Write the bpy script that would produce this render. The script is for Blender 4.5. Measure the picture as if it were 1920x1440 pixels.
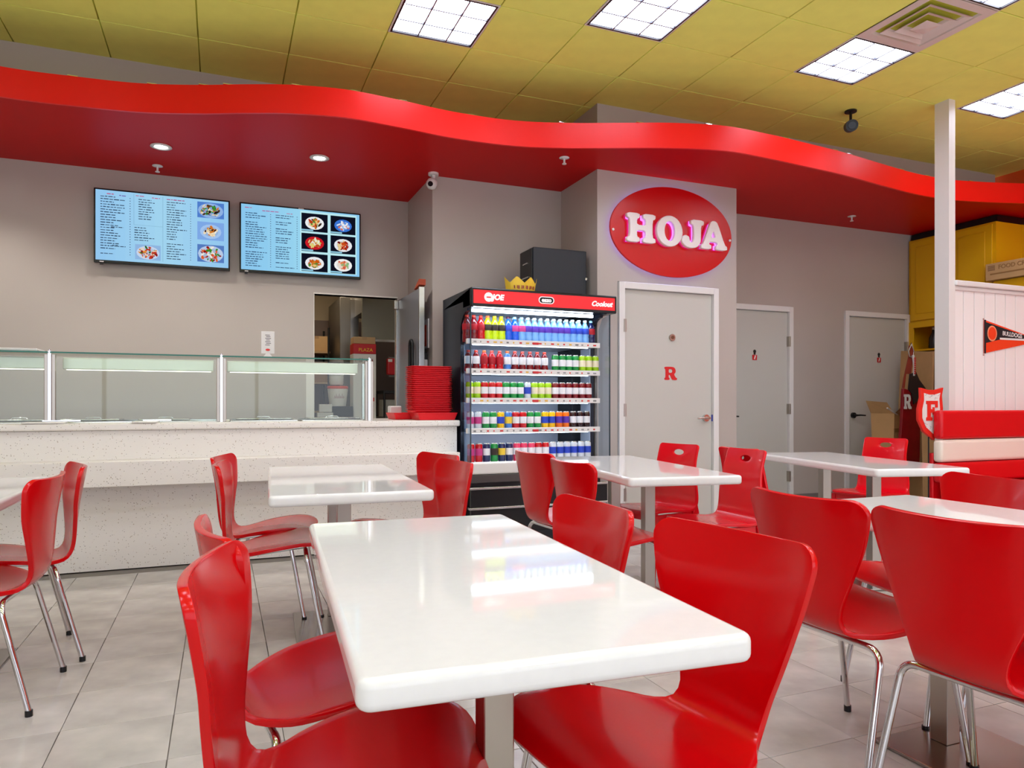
import bpy, bmesh, math, random
from mathutils import Vector, Matrix
random.seed(7)
PI = math.pi
for o in list(bpy.data.objects): bpy.data.objects.remove(o)
sc = bpy.context.scene
COL = sc.collection

# ------------------------------------------------------------------ camera
EYE = 1.10
YAW = math.atan(545 / 1339)
cam_d = bpy.data.cameras.new('camera')
cam = bpy.data.objects.new('camera', cam_d); COL.objects.link(cam)
cam.location = (0, 0, EYE)
cam.rotation_euler = (PI / 2, 0, -YAW)
cam_d.sensor_fit = 'HORIZONTAL'; cam_d.sensor_width = 36
cam_d.lens = 36 * 1339 / 1920
cam_d.shift_y = 38 / 1920
cam_d.clip_start = 0.02
sc.camera = cam

# ------------------------------------------------------------------ world, view, light levels
w = bpy.data.worlds.new('daylight'); sc.world = w; w.use_nodes = True
bg = w.node_tree.nodes['Background']
bg.inputs[0].default_value = (0.84, 0.88, 1.0, 1); bg.inputs[1].default_value = 2.0
sc.view_settings.view_transform = 'Standard'; sc.view_settings.look = 'None'
sc.view_settings.gamma = 1; sc.view_settings.use_curve_mapping = False
sc.view_settings.exposure = 0.2
PANEL_LIGHT = 13.5
SPOT_WATTS = 55.0

# ------------------------------------------------------------------ materials
def lin(c):
    return tuple(((v / 255) / 12.92 if v / 255 <= 0.04045 else (((v / 255) + 0.055) / 1.055) ** 2.4) for v in c)
MATS = {}
def mat(name, rgb, rough=0.5, metal=0.0, spec=0.5, noise=None, bump=None, coat=0.0, emit=None, trans=0.0, alpha=1.0, ior=1.45):
    """rgb in sRGB 0..255; noise=(scale, amount) varies the colour; bump=(scale, strength)"""
    if name in MATS: return MATS[name]
    m = bpy.data.materials.new(name); m.use_nodes = True; MATS[name] = m
    nt = m.node_tree; b = nt.nodes['Principled BSDF']
    c = lin(rgb) + (1,)
    b.inputs['Base Color'].default_value = c
    b.inputs['Roughness'].default_value = rough
    b.inputs['Metallic'].default_value = metal
    b.inputs['Specular IOR Level'].default_value = spec
    b.inputs['Coat Weight'].default_value = coat
    b.inputs['Coat Roughness'].default_value = 0.05
    b.inputs['Transmission Weight'].default_value = trans
    b.inputs['Alpha'].default_value = alpha
    b.inputs['IOR'].default_value = ior
    if emit:
        b.inputs['Emission Color'].default_value = lin(emit[0]) + (1,)
        b.inputs['Emission Strength'].default_value = emit[1]
    if noise or bump:
        tc = nt.nodes.new('ShaderNodeTexCoord')
    if noise:
        n = nt.nodes.new('ShaderNodeTexNoise'); n.inputs['Scale'].default_value = noise[0]; n.inputs['Detail'].default_value = 6
        nt.links.new(tc.outputs['Object'], n.inputs['Vector'])
        r = nt.nodes.new('ShaderNodeValToRGB')
        a = noise[1]
        r.color_ramp.elements[0].position = 0.3; r.color_ramp.elements[1].position = 0.7
        r.color_ramp.elements[0].color = tuple(max(0, v * (1 - a)) for v in c[:3]) + (1,)
        r.color_ramp.elements[1].color = tuple(min(1, v * (1 + a)) for v in c[:3]) + (1,)
        nt.links.new(n.outputs['Fac'], r.inputs['Fac']); nt.links.new(r.outputs['Color'], b.inputs['Base Color'])
    if bump:
        n2 = nt.nodes.new('ShaderNodeTexNoise'); n2.inputs['Scale'].default_value = bump[0]; n2.inputs['Detail'].default_value = 4
        nt.links.new(tc.outputs['Object'], n2.inputs['Vector'])
        bn = nt.nodes.new('ShaderNodeBump'); bn.inputs['Strength'].default_value = bump[1]; bn.inputs['Distance'].default_value = 0.002
        nt.links.new(n2.outputs['Fac'], bn.inputs['Height']); nt.links.new(bn.outputs['Normal'], b.inputs['Normal'])
    return m
def emat(name, rgb, strength):
    if name in MATS: return MATS[name]
    m = bpy.data.materials.new(name); m.use_nodes = True; MATS[name] = m
    nt = m.node_tree; nt.nodes.remove(nt.nodes['Principled BSDF'])
    e = nt.nodes.new('ShaderNodeEmission'); e.inputs[0].default_value = lin(rgb) + (1,); e.inputs[1].default_value = strength
    nt.links.new(e.outputs[0], nt.nodes['Material Output'].inputs[0])
    return m
def glass(name, tint, facing=0.0):
    """clear pane: fresnel reflection over a tinted transparent body (no refraction noise)"""
    if name in MATS: return MATS[name]
    m = bpy.data.materials.new(name); m.use_nodes = True; MATS[name] = m
    nt = m.node_tree; nt.nodes.remove(nt.nodes['Principled BSDF'])
    t = nt.nodes.new('ShaderNodeBsdfTransparent'); t.inputs[0].default_value = lin(tint) + (1,)
    g = nt.nodes.new('ShaderNodeBsdfGlossy'); g.inputs['Roughness'].default_value = 0.02
    lw = nt.nodes.new('ShaderNodeLayerWeight'); lw.inputs[0].default_value = 0.5
    pw = nt.nodes.new('ShaderNodeMath'); pw.operation = 'POWER'; pw.inputs[1].default_value = 4.0
    nt.links.new(lw.outputs['Facing'], pw.inputs[0])
    f = nt.nodes.new('ShaderNodeMath'); f.operation = 'MULTIPLY_ADD'; f.inputs[1].default_value = 0.45; f.inputs[2].default_value = 0.035
    nt.links.new(pw.outputs[0], f.inputs[0])
    mx = nt.nodes.new('ShaderNodeMixShader')
    nt.links.new(f.outputs[0], mx.inputs[0]); nt.links.new(t.outputs[0], mx.inputs[1]); nt.links.new(g.outputs[0], mx.inputs[2])
    nt.links.new(mx.outputs[0], nt.nodes['Material Output'].inputs[0])
    return m
def vmat(name, emission=False, rough=0.5, strength=1.0):
    """printed matter: colour from the mesh's own 'ink' attribute"""
    if name in MATS: return MATS[name]
    m = bpy.data.materials.new(name); m.use_nodes = True; MATS[name] = m
    nt = m.node_tree; a = nt.nodes.new('ShaderNodeAttribute'); a.attribute_name = 'ink'
    b = nt.nodes['Principled BSDF']
    if emission:
        nt.nodes.remove(b); e = nt.nodes.new('ShaderNodeEmission'); e.inputs[1].default_value = strength
        nt.links.new(a.outputs['Color'], e.inputs[0]); nt.links.new(e.outputs[0], nt.nodes['Material Output'].inputs[0])
    else:
        nt.links.new(a.outputs['Color'], b.inputs['Base Color']); b.inputs['Roughness'].default_value = rough
    return m

M_RED = mat('red_lacquered_plywood', (206, 0, 8), 0.22, spec=.32, coat=0.12, noise=(3, .04))
M_REDW = mat('red_painted_wood', (222, 6, 26), 0.24, coat=0.25, spec=.4)
M_WHITE = mat('white_solid_surface', (230, 229, 228), 0.04, noise=(40, .015))
M_CHROME = mat('chrome', (215, 215, 218), 0.07, 1.0)
M_STEEL = mat('brushed_steel', (176, 168, 158), 0.28, 1.0, bump=(60, .05))
M_STEELL = mat('light_steel', (205, 203, 198), 0.22, 1.0)
M_PLATE = mat('satin_steel_plate', (165, 158, 152), 0.2, 1.0, noise=(4, .1))
M_BLACKP = mat('black_plastic', (14, 14, 16), 0.4)
M_BLACKG = mat('gloss_black', (9, 10, 14), 0.22)
M_NAVY = mat('navy_black_enamel', (18, 22, 34), 0.35)
M_WALL = mat('taupe_wall_paint', (184, 175, 167), 0.30, spec=0.35, bump=(220, .03), noise=(1.2, .03))
M_TRIMW = mat('white_trim_paint', (228, 226, 223), 0.4)
M_CEIL = mat('lime_ceiling_tile', (246, 252, 128), 0.75, bump=(150, .2), noise=(8, .03))
M_CEILG = mat('lime_ceiling_grid', (198, 206, 70), 0.6)
M_SOFF = mat('shaded_red_paint', (200, 0, 5), 0.42, spec=0.12)  # same red as the fascia, with the underside's shade darkened into the colour
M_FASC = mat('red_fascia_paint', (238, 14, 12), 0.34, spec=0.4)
M_TILE = mat('grey_porcelain', (188, 182, 175), 0.18, noise=(4, .2), bump=(30, .04))
M_GROUT = mat('grey_grout', (132, 125, 118), 0.9)
M_DOOR = mat('grey_door_paint', (198, 196, 188), 0.42)
M_YEL = mat('yellow_cabinet_laminate', (232, 178, 8), 0.4)
M_CARD = mat('kraft_cardboard', (204, 164, 112), 0.85, noise=(6, .06))
M_CARDD = mat('kraft_cardboard_edge', (160, 120, 72), 0.9)
M_CREAM = mat('cream_upholstery', (240, 228, 214), 0.42, bump=(120, .06))
M_REDUP = mat('red_upholstery', (214, 8, 24), 0.33, bump=(120, .05))
M_TRAY = mat('red_plastic_tray', (226, 20, 32), 0.38)
M_GREYK = mat('kitchen_grey_steel', (128, 122, 112), 0.35, 0.6)
M_OFFW = mat('off_white_plastic', (226, 222, 214), 0.45)
M_DARK = mat('dark_plastic', (28, 27, 26), 0.5)  # near-black plastic of bins, uprights, handles and stands
M_BEAD = mat('white_beadboard', (242, 240, 238), 0.4)
M_INK = vmat('printed_ink', False, 0.5)
M_SCREEN = vmat('lit_screen', True, strength=0.78)

def terrazzo():
    m = bpy.data.materials.new('speckled_quartz'); m.use_nodes = True
    nt = m.node_tree; b = nt.nodes['Principled BSDF']; b.inputs['Roughness'].default_value = 0.28
    tc = nt.nodes.new('ShaderNodeTexCoord')
    prev = None
    base = nt.nodes.new('ShaderNodeRGB'); base.outputs[0].default_value = lin((238, 233, 226)) + (1,); prev = base.outputs[0]
    for sc_, th, colr in ((55, 0.20, (196, 182, 168)), (85, 0.17, (120, 110, 102)), (42, 0.12, (160, 148, 136))):
        v = nt.nodes.new('ShaderNodeTexVoronoi'); v.inputs['Scale'].default_value = sc_; v.inputs['Randomness'].default_value = 1
        nt.links.new(tc.outputs['Object'], v.inputs['Vector'])
        wn = nt.nodes.new('ShaderNodeMath'); wn.operation = 'LESS_THAN'; wn.inputs[1].default_value = th
        nt.links.new(v.outputs['Distance'], wn.inputs[0])
        sep = nt.nodes.new('ShaderNodeSeparateColor'); nt.links.new(v.outputs['Color'], sep.inputs[0])
        g = nt.nodes.new('ShaderNodeMath'); g.operation = 'LESS_THAN'; g.inputs[1].default_value = 0.33
        nt.links.new(sep.outputs[0], g.inputs[0])
        mu = nt.nodes.new('ShaderNodeMath'); mu.operation = 'MULTIPLY'
        nt.links.new(wn.outputs[0], mu.inputs[0]); nt.links.new(g.outputs[0], mu.inputs[1])
        mx = nt.nodes.new('ShaderNodeMix'); mx.data_type = 'RGBA'
        nt.links.new(mu.outputs[0], mx.inputs[0]); nt.links.new(prev, mx.inputs[6]); mx.inputs[7].default_value = lin(colr) + (1,)
        prev = mx.outputs[2]
    nt.links.new(prev, b.inputs['Base Color'])
    return m
M_QTZ = terrazzo()

# ------------------------------------------------------------------ mesh builder
class MB:
    def __init__(s): s.v = []; s.f = []; s.c = []; s.smooth = []
    def add(s, vs, fs, col=None, smooth=False):
        n = len(s.v); s.v += [tuple(v) for v in vs]
        for f in fs: s.f.append(tuple(n + i for i in f)); s.c.append(col); s.smooth.append(smooth)
        return s
    def box(s, x0, x1, y0, y1, z0, z1, col=None):
        return s.add([(x0,y0,z0),(x1,y0,z0),(x1,y1,z0),(x0,y1,z0),(x0,y0,z1),(x1,y0,z1),(x1,y1,z1),(x0,y1,z1)],
              [(0,3,2,1),(4,5,6,7),(0,1,5,4),(1,2,6,5),(2,3,7,6),(3,0,4,7)], col)
    def tube(s, pts, r, n=10, cap=True, r1=None):
        pts = [Vector(p) for p in pts]; rings = []
        up = None
        for i, p in enumerate(pts):
            d = (pts[min(i+1, len(pts)-1)] - pts[max(i-1, 0)]).normalized()
            if up is None:
                up = d.orthogonal().normalized()
            else:
                up = (up - d * up.dot(d)).normalized()
            sd = d.cross(up)
            rr = r if r1 is None else r + (r1 - r) * i / (len(pts) - 1)
            rings.append([p + (up * math.cos(2*PI*k/n) + sd * math.sin(2*PI*k/n)) * rr for k in range(n)])
        vs = [q for R in rings for q in R]; fs = []
        for i in range(len(rings) - 1):
            for k in range(n):
                a = i*n + k; b = i*n + (k+1) % n
                fs.append((a, b, b+n, a+n))
        s.add(vs, fs, smooth=True)
        if cap:
            s.add(rings[0], [tuple(reversed(range(n)))]); s.add(rings[-1], [tuple(range(n))])
        return s
    def cyl(s, p, r, h, n=20, axis='z', r1=None):
        p = Vector(p); d = {'x': Vector((h,0,0)), 'y': Vector((0,h,0)), 'z': Vector((0,0,h))}[axis]
        return s.tube([p, p + d], r, n, True, r1)
    def lathe(s, prof, c=(0,0,0), n=16, col=None, cap=True):
        vs = []; fs = []
        for r, z in prof:
            for k in range(n):
                vs.append((c[0] + r*math.cos(2*PI*k/n), c[1] + r*math.sin(2*PI*k/n), c[2] + z))
        for i in range(len(prof) - 1):
            for k in range(n):
                a = i*n + k; b = i*n + (k+1) % n
                fs.append((a, b, b+n, a+n))
        s.add(vs, fs, col, True)
        if not cap: return s
        if prof[0][0] > 1e-4: s.add(vs[:n], [tuple(reversed(range(n)))], col)
        if prof[-1][0] > 1e-4: s.add(vs[-n:], [tuple(range(n))], col)
        return s
    def prism(s, poly, z0, z1, fr=None, col=None):
        """poly: 2D outline (ccw), extruded z0..z1; fr maps (u,v,t)->xyz"""
        fr = fr or (lambda u, v, t: (u, v, t)); n = len(poly)
        vs = [fr(u, v, z0) for u, v in poly] + [fr(u, v, z1) for u, v in poly]
        fs = [tuple(reversed(range(n))), tuple(range(n, 2*n))] + [(i, (i+1) % n, n + (i+1) % n, n + i) for i in range(n)]
        return s.add(vs, fs, col)
    def build(s, name, m, parent=None, bevel=0, seg=2, shade=False, loc=None, rot=None):
        me = bpy.data.meshes.new(name); me.from_pydata(s.v, [], s.f); me.update()
        me.polygons.foreach_set('use_smooth', [bool(x or shade) for x in s.smooth])
        if any(c is not None for c in s.c):
            at = me.attributes.new('ink', 'FLOAT_COLOR', 'CORNER')
            k = 0
            for p, c in zip(me.polygons, s.c):
                cc = lin(c or (200, 200, 200)) + (1,)
                for _ in range(p.loop_total): at.data[k].color = cc; k += 1
        ms = m if isinstance(m, (list, tuple)) else [m]
        for q in ms: me.materials.append(q)
        bm = bmesh.new(); bm.from_mesh(me); bmesh.ops.recalc_face_normals(bm, faces=bm.faces)
        if bevel:
            bmesh.ops.remove_doubles(bm, verts=bm.verts, dist=1e-5)
            es = [e for e in bm.edges if len(e.link_faces) == 2 and e.calc_face_angle(0) > math.radians(35)]
            res = bmesh.ops.bevel(bm, geom=es, offset=bevel, segments=seg, profile=0.5, affect='EDGES', clamp_overlap=True)
            new = set(res['faces'])
            big = max(f.calc_area() for f in bm.faces)
            for f in bm.faces:
                f.smooth = f.calc_area() < big*.02
            bmesh.ops.recalc_face_normals(bm, faces=bm.faces)
        bm.to_mesh(me); bm.free()
        o = bpy.data.objects.new(name, me); COL.objects.link(o)
        if parent: o.parent = parent
        if loc: o.location = loc
        if rot: o.rotation_euler = rot
        return o
def tag(o, label=None, cat=None, group=None, kind=None):
    if label: o['label'] = label
    if cat: o['category'] = cat
    if group: o['group'] = group
    if kind: o['kind'] = kind
    return o
def empty(name, loc=(0,0,0), rz=0, label=None, cat=None, group=None, kind=None):
    o = bpy.data.objects.new(name, None); COL.objects.link(o); o.location = loc; o.rotation_euler = (0, 0, rz)
    o.empty_display_size = 0.1
    return tag(o, label, cat, group, kind)
def copy_tree(o, parent=None):
    c = o.copy(); COL.objects.link(c)
    if parent: c.parent = parent
    for ch in CH.get(o.name, []): copy_tree(ch, c)
    return c
CH = {}
def index_children():
    CH.clear()
    for o in bpy.data.objects:
        if o.parent: CH.setdefault(o.parent.name, []).append(o)
def bake(o):
    dg = bpy.context.evaluated_depsgraph_get()
    me = bpy.data.meshes.new_from_object(o.evaluated_get(dg)); o.modifiers.clear(); o.data = me
    return o
def box_obj(name, m, a, parent=None, bevel=0.0, seg=2): return MB().box(*a).build(name, m, parent, bevel, seg)
ORD = ['first','second','third','fourth','fifth','sixth','seventh','eighth','ninth','tenth','eleventh','twelfth','thirteenth','fourteenth','fifteenth','sixteenth','seventeenth','eighteenth','nineteenth','twentieth',
 'twenty-first','twenty-second','twenty-third','twenty-fourth','twenty-fifth','twenty-sixth','twenty-seventh']

def spline(P, n, closed=False):
    """Catmull-Rom through tuples, n samples"""
    out = []; m = len(P) - 1
    for i in range(n):
        t = i / (n - 1) * m; k = min(int(t), m - 1); u = t - k
        p = [P[max(k-1, 0)], P[k], P[k+1], P[min(k+2, m)]]
        out.append(tuple(0.5*((2*b) + (-a + c)*u + (2*a - 5*b + 4*c - d)*u*u + (-a + 3*b - 3*c + d)*u**3) for a, b, c, d in zip(*p)))
    return out

# ------------------------------------------------------------------ printed lettering
def text_obj(name, body, size, m, parent, loc, rot=(PI/2, 0, 0), extrude=0.001, shear=0.0, align='CENTER', sx=1.0, bold=0.0):
    cu = bpy.data.curves.new(name, 'FONT'); cu.body = body; cu.size = size; cu.extrude = extrude; cu.shear = shear
    cu.align_x = align; cu.align_y = 'CENTER'; cu.offset = bold; cu.resolution_u = 3
    t = bpy.data.objects.new(name, cu); COL.objects.link(t)
    dg = bpy.context.evaluated_depsgraph_get()
    me = bpy.data.meshes.new_from_object(t.evaluated_get(dg))
    bpy.data.objects.remove(t)
    me.materials.clear(); me.materials.append(m)
    me.transform(Matrix.Diagonal((sx, 1, 1, 1)))
    o = bpy.data.objects.new(name, me); COL.objects.link(o); o.parent = parent; o.location = loc; o.rotation_euler = rot
    return o

# ================================================================== SETTING
CEIL = 3.66; SOF = 3.10
YB = 6.93      # kitchen wall
YR = 6.05      # restroom wall and cooler alcove
YS = 5.35      # wall that carries the oval sign
XR = 8.10

def frustum(x, y, z, mx=80, my=80):
    d = x*math.sin(YAW) + y*math.cos(YAW)
    if d < 0.3: return None
    a = x*math.cos(YAW) - y*math.sin(YAW)
    px = 960 + a/d*1339; py = 758 - (z - EYE)/d*1339
    return d if (-mx < px < 1920 + mx and -my < py < 1440 + my) else None

# floor: base slab, tiles laid on it
fl = MB().box(-4.5, 8.6, -3.2, 9.8, -0.12, -0.006).build('floor', M_GROUT); tag(fl, kind='structure')
TS = 0.3475
tile_m = {}
def tile_mesh():
    mb = MB(); g = 0.0013; h = TS - g
    mb.box(g, h, g, h, -0.006, 0)
    o = mb.build('tile', M_TILE, None, bevel=0.0012, seg=1); me = o.data; bpy.data.objects.remove(o); return me
TM = tile_mesh()
cand = []
for i in range(-12, 27):
    for j in range(-18, 15):
        x = -0.503 + i*TS; y = 2.80 + j*TS
        if y > 7.0 or x > 8.2: continue
        if y > 5.1 and x < 1.3: continue
        f = frustum(x + TS/2, y + TS/2, 0, 160, 160)
        cand.append((f if f else 99, x, y))
cand.sort()
rest = MB()
for k, (f, x, y) in enumerate(cand):
    if f < 90 and k < 296:
        t = bpy.data.objects.new('tile', TM); COL.objects.link(t); t.parent = fl; t.location = (x, y, random.uniform(-.0004, .0004))
    else:
        g = 0.0017; rest.box(x+g, x+TS-g, y+g, y+TS-g, -0.006, 0)
tag(rest.build('tile_field', M_TILE, fl), kind='stuff')

# ceiling
ce = MB().box(-4.5, 8.6, -3.2, 7.2, CEIL + 0.012, CEIL + 0.1).build('ceiling', M_CEILG); tag(ce, kind='structure')
TX, TY, X0, Y0 = 0.605, 0.585, 1.06, 4.28
def tile2():
    g = 0.004
    o = MB().box(g, TX-g, g, TY-g, CEIL, CEIL+0.013).build('ceiling_tile', M_CEIL, None, bevel=0.002, seg=1); me = o.data; bpy.data.objects.remove(o); return me
CM = tile2()
LIGHTS = {(0, 0), (2, -1), (5, -1), (8, -1), (5, -3)} | {(i, j) for i in (-8, -6, -3, 0, 3, 6, 9) for j in (-5, -8, -11)} | {(-4, -3), (8, -4), (-1, -3), (2, -4)}  # entries without a label in names are unseen lamps added to light the room
VENT = (5, -2)
crest = MB()
for i in range(-9, 13):
    for j in range(-13, 5):
        x = X0 + i*TX; y = Y0 + j*TY
        if x > 8.3 or y > 6.4 or x < -4.5: continue
        if (i, j) in LIGHTS or (i, j) == VENT: continue
        f = frustum(x + TX/2, y + TY/2, CEIL, 200, 200)
        if f:
            t = bpy.data.objects.new('ceiling_tile', CM); COL.objects.link(t); t.parent = ce; t.location = (x, y, 0)
        else:
            g = 0.004; crest.box(x+g, x+TX-g, y+g, y+TY-g, CEIL, CEIL+0.013)
tag(crest.build('tile_field', M_CEIL, ce), kind='stuff')

# recessed lights
M_LAMP = emat('lamp_diffuser', (232, 234, 255), PANEL_LIGHT)
M_LOUV = mat('grey_louvre', (120, 124, 132), 0.35, .6)
def make_light():
    r = empty('ceiling_light', (0, 0, 0))
    g = 0.012
    fr = MB()
    for a in ((g, TX-g, g, g+.012), (g, TX-g, TY-g-.012, TY-g), (g, g+.012, g+.012, TY-g-.012), (TX-g-.012, TX-g, g+.012, TY-g-.012)):
        fr.box(*a, CEIL-.003, CEIL+.014)
    fr.build('frame', M_BLACKP, r)
    fl_ = MB()
    for a in ((0, TX, 0, g), (0, TX, TY-g, TY), (0, g, g, TY-g), (TX-g, TX, g, TY-g)):
        fl_.box(*a, CEIL-.001, CEIL+.013)
    fl_.build('flange', M_TRIMW, r)
    MB().box(g+.012, TX-g-.012, g+.012, TY-g-.012, CEIL+.0105, CEIL+.0118).build('diffuser', M_LAMP, r)
    lv = MB()
    for k in (1, 2):
        x = k*TX/3; lv.box(x-.005, x+.005, .026, TY-.026, CEIL-.006, CEIL+.010)
        y = k*TY/3; lv.box(.026, TX-.026, y-.005, y+.005, CEIL-.006, CEIL+.010)
    lv.build('louvre', M_LOUV, r)
    return r
L0 = make_light(); index_children(); first = True
names = {(0, 0): 'square recessed ceiling light, leftmost in view, above the cooler side',
         (2, -1): 'square recessed ceiling light in the middle of the ceiling, above the oval sign',
         (5, -1): 'square recessed ceiling light touching the far edge of the square air vent',
         (8, -1): 'square recessed ceiling light at the right edge, beyond the white post',
         (5, -3): 'square recessed ceiling light touching the near edge of the square air vent'}
for (i, j) in sorted(LIGHTS):
    o = L0 if first else copy_tree(L0); first = False
    o.location = (X0 + i*TX, Y0 + j*TY, 0)
    tag(o, names.get((i, j), 'added square ceiling light, out of view, put in to light the room'), 'ceiling light', 'square ceiling lights' if (i, j) in names else 'added ceiling lights out of view')

# air vent
vx, vy = X0 + VENT[0]*TX, Y0 + VENT[1]*TY
vt = empty('air_vent', (vx + TX/2, vy + TY/2, CEIL), 0, 'square off-white stepped air vent between two ceiling lights', 'air vent')
M_VENT = mat('off_white_enamel', (226, 212, 206), 0.4)
def sq_ring(mb, a0, z0, a1, z1, th=0.003):
    ks = [(1,1),(-1,1),(-1,-1),(1,-1)]
    vs = [(a0*x, a0*y*TY/TX, z0) for x, y in ks] + [(a1*x, a1*y*TY/TX, z1) for x, y in ks]
    vs += [(x, y, z+th) for x, y, z in vs]
    fs = []
    for i in range(4):
        j = (i+1) % 4
        fs += [(i, j, 4+j, 4+i), (8+i, 12+i, 12+j, 8+j)]
    mb.add(vs, fs)
mb = MB(); sq_ring(mb, .300, -.004, .235, -.004); sq_ring(mb, .235, -.004, .215, .03); mb.build('frame', M_VENT, vt)
for a, z in ((.20, -.012), (.135, -.018)):
    mb = MB(); sq_ring(mb, a, z, a-.035, z+.012); sq_ring(mb, a-.035, z+.012, a-.05, z+.035); mb.build('cone', M_VENT, vt)
mb = MB(); mb.add([(-.07,-.067,-.024),(.07,-.067,-.024),(.07,.067,-.024),(-.07,.067,-.024),(0,0,-.034)], [(0,1,4),(1,2,4),(2,3,4),(3,0,4),(3,2,1,0)]); mb.build('cone', M_VENT, vt)
MB().box(-.295, .295, -.285, .285, .034, .038).build('backing', M_BLACKP, vt)

# walls
def S(name, m, boxes, parent=None, bevel=0):
    mb = MB()
    for b in boxes: mb.box(*b)
    return tag(mb.build(name, m, parent, bevel), kind='structure')
DX0, DX1, DH = 0.81, 1.60, 2.14
S('wall_back', M_WALL, [(-4.5, DX0, YB, YB+.1, 0, CEIL), (DX1, 1.80, YB, YB+.1, 0, CEIL), (DX0, DX1, YB, YB+.1, DH, CEIL)])
S('wall_alcove_side', M_WALL, [(1.71, 1.80, YR+.1, YB, 0, SOF+.1)])
S('wall_alcove', M_WALL, [(1.71, 2.96, YR, YR+.1, 0, SOF+.1)])
S('wall_sign', M_WALL, [(2.96, 3.16, YS, YR+.1, 0, CEIL), (4.205, 4.425, YS, YR, 0, SOF+.05), (3.16, 4.205, YS, YR, 2.16, SOF+.05), (3.16, 8.0, YS, YS+.1, SOF+.05, CEIL)])
S('wall_restroom', M_WALL, [(4.30, 4.74, YR, YR+.1, 0, SOF+.1), (5.74, 6.53, YR, YR+.1, 0, SOF+.1), (7.51, 8.2, YR, YR+.1, 0, SOF+.1), (4.74, 5.74, YR, YR+.1, 2.13, SOF+.1), (6.53, 7.51, YR, YR+.1, 2.13, SOF+.1)])
S('wall_above_counter', M_WALL, [(-4.5, 2.96, 6.0, 6.1, SOF+.12, CEIL)])
M_WRED = mat('orange_red_wall_paint', (226, 84, 20), 0.5)
S('wall_right', M_WRED, [(XR, XR+.1, -3.2, YR, 0, CEIL)])
S('wall_left', M_WALL, [(-4.5, -4.4, -3.2, YB, 0, CEIL)])
S('wall_front', M_WALL, [(-4.4, XR, -3.2, -3.1, 0, .45), (-4.4, XR, -3.2, -3.1, 3.0, CEIL)])
for k in range(6):
    S('window_%d' % (k+1), M_STEEL, [(-4.4 + k*2.49, -4.34 + k*2.49, -3.19, -3.11, .45, 3.0)])

# dropped wavy soffit
edge = [(-1.328,5.534),(-0.875,5.515),(-0.5,5.465),(-0.135,5.341),(0.15,5.215),(0.456,5.10),(0.808,5.036),(1.191,5.065),(1.608,5.116),(2.074,5.10),(2.479,4.99),(2.863,4.833),(3.248,4.677),(3.67,4.57),(4.081,4.575),(4.548,4.615),(5.029,4.665),(5.611,4.76),(6.058,4.825),(6.367,4.841),(6.633,4.83),(7.044,4.742),(7.375,4.647),(8.1,4.45)]
edge = [(-4.4,4.4),(-3.6,4.75),(-2.8,5.1),(-2.0,5.42)] + edge
ed = spline(edge, 150)
sof = empty('trim_1', (0, 0, 0), kind='structure')
poly = ed + [(8.1, 6.1), (1.78, 6.1), (1.78, 6.98), (-4.4, 6.98)]
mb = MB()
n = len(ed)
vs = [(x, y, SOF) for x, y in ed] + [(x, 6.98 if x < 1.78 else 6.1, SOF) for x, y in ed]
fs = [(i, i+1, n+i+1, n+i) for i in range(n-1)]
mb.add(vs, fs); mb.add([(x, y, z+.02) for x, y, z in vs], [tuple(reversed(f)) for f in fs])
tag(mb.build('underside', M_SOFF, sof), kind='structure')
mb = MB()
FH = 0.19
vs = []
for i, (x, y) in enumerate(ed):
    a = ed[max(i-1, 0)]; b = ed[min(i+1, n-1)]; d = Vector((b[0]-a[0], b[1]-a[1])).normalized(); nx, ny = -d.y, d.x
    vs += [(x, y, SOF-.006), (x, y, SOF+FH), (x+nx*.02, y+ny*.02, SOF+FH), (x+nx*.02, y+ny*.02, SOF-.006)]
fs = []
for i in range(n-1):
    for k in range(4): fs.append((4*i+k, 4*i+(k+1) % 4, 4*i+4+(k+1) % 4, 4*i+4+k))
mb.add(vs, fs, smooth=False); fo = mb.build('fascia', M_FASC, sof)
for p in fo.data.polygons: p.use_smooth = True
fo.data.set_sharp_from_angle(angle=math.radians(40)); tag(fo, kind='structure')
for x in (-.95, -.45, -.1, .05, .45, .85, 1.2, 1.75, 2.45, 3.0, 3.5, 4.3, 4.9, 5.1, 5.85, 6.25, 6.5, 6.8):
    i = min(range(n), key=lambda k: abs(ed[k][0]-x))
    MB().box(-.03, .03, -.001, .012, 0, .006).build('clip', M_CHROME, sof, loc=(ed[i][0], ed[i][1], SOF+FH))

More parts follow.
